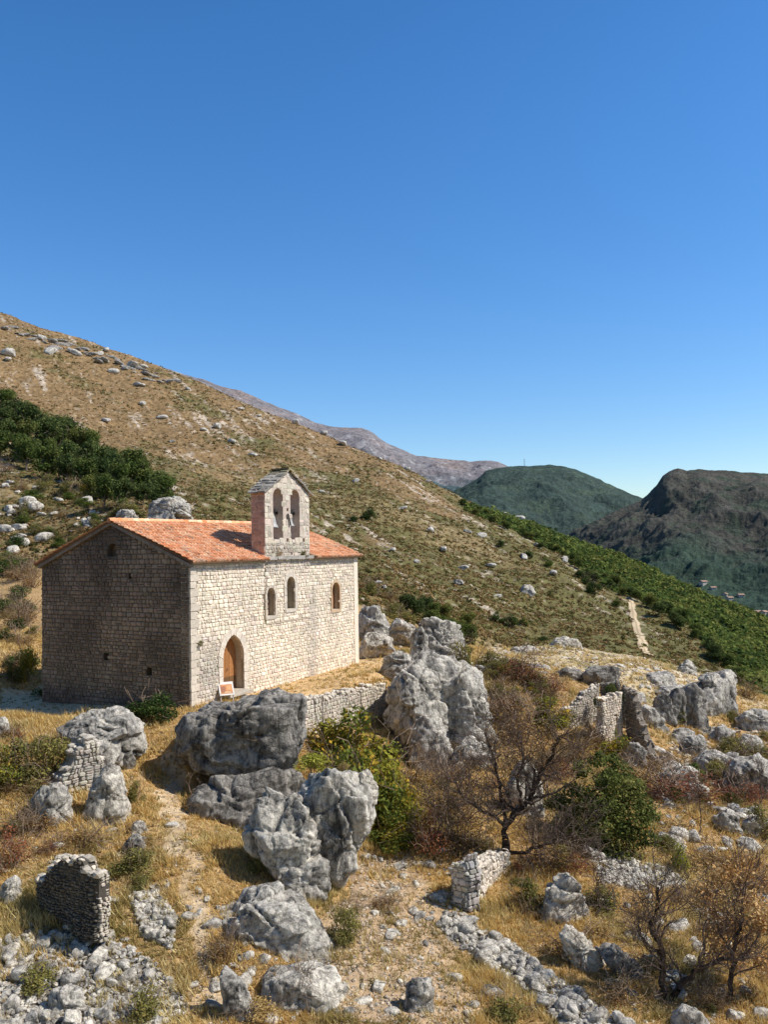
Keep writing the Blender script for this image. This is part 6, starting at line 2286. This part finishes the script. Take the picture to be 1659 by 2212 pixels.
for u, v, w_, d_, h_, rz, lb in ((1519, 1264, 11, 8, 6, .5, 'pale house with a reddish roof in the far valley, highest of the houses'), (1540, 1276, 8, 7, 5, .2, 'small pale house just below the highest one in the far valley'), (1566, 1290, 7, 7, 5, .9, 'small house half hidden in trees in the middle of the far valley'),
                              (1576, 1298, 8, 7, 5, .3, 'pale house right below the half hidden one in the far valley'), (1634, 1330, 12, 8, 6, .4, 'pale house at the lower right of the far valley, left of two'), (1650, 1330, 9, 8, 6, .7, 'pale house at the right edge of the far valley, right of two'), (1600, 1292, 8, 7, 5, .1, 'lone house further back at the right of the far valley')):
    house(u, v - 3, rb_at(u, v - 3) + 1, w_ * .75, d_ * .75, h_ * .45, rz, lb)
pm = at(1133, 1011, 2650)
o = bpy.data.objects.new('radio_mast', None)
col.objects.link(o)
o.location = pm
tag(o, 'thin radio mast on the summit of the green hill', 'mast')
mb = MB()
mb.tube([(0, 0, -12), (0, 0, 30)], [1.3, .6], (.3, .3, .32), 4)
mb.build('pole', M['metal'], o)
mb = MB()
for z in (12, 20, 27):
    mb.box((-2.2, -.3, z), (2.2, .3, z + .8), (.35, .35, .36))
mb.box((-.4, -.4, 11), (.4, .4, 28), (.3, .3, .32))
mb.build('antenna', M['metal'], o)

# ------------------------------------------------------------------ light
SUN = Vector((.99, -.08, 0)).normalized()
EL = radians(48)
sd = Vector((SUN.x * cos(EL), SUN.y * cos(EL), sin(EL)))
sun = bpy.data.lights.new('sun', 'SUN')
sun.energy = 5.0
sun.angle = radians(.5)
sun.color = (1.0, .945, .85)
so = bpy.data.objects.new('sun', sun)
so.rotation_euler = sd.to_track_quat('Z', 'Y').to_euler()
so.location = (60, 20, 80)
col.objects.link(so)
w = bpy.data.worlds.new('World')
scene.world = w
w.use_nodes = True
nt = w.node_tree
nt.nodes.clear()
sky = nt.nodes.new('ShaderNodeTexSky')
sky.sky_type = 'NISHITA'
sky.sun_disc = False
sky.sun_elevation = EL
sky.sun_rotation = math.atan2(SUN.x, SUN.y)
sky.altitude = 900
sky.air_density = 1.0
sky.dust_density = .35
sky.ozone_density = 2.2
bg = nt.nodes.new('ShaderNodeBackground')
bg.inputs['Strength'].default_value = .178
wo = nt.nodes.new('ShaderNodeOutputWorld')
hs = nt.nodes.new('ShaderNodeHueSaturation')
hs.inputs['Saturation'].default_value = 1.31
hs.inputs['Hue'].default_value = .503
nt.links.new(sky.outputs[0], hs.inputs['Color'])
# overhead sky dimmed to cut its fill light, band over the hills kept bright
tc = nt.nodes.new('ShaderNodeTexCoord')
sp = nt.nodes.new('ShaderNodeSeparateXYZ')
nt.links.new(tc.outputs['Generated'], sp.inputs[0])
gr = nt.nodes.new('ShaderNodeFloatCurve')
cv = gr.mapping.curves[0]
cv.points[0].location, cv.points[1].location = (0, .74), (1, .33)
for q in ((.12, .88), (.32, 1.0), (.56, 1.0), (.72, .62)):
    cv.points.new(*q)
gr.mapping.update()
nt.links.new(sp.outputs['Z'], gr.inputs['Value'])
vm = nt.nodes.new('ShaderNodeVectorMath')
vm.operation = 'SCALE'
nt.links.new(hs.outputs[0], vm.inputs[0])
nt.links.new(gr.outputs[0], vm.inputs['Scale'])
nt.links.new(vm.outputs[0], bg.inputs[0])
nt.links.new(bg.outputs[0], wo.inputs[0])
scene.view_settings.view_transform = 'Standard'
scene.view_settings.look = 'None'
scene.view_settings.exposure = 0
scene.view_settings.gamma = 1
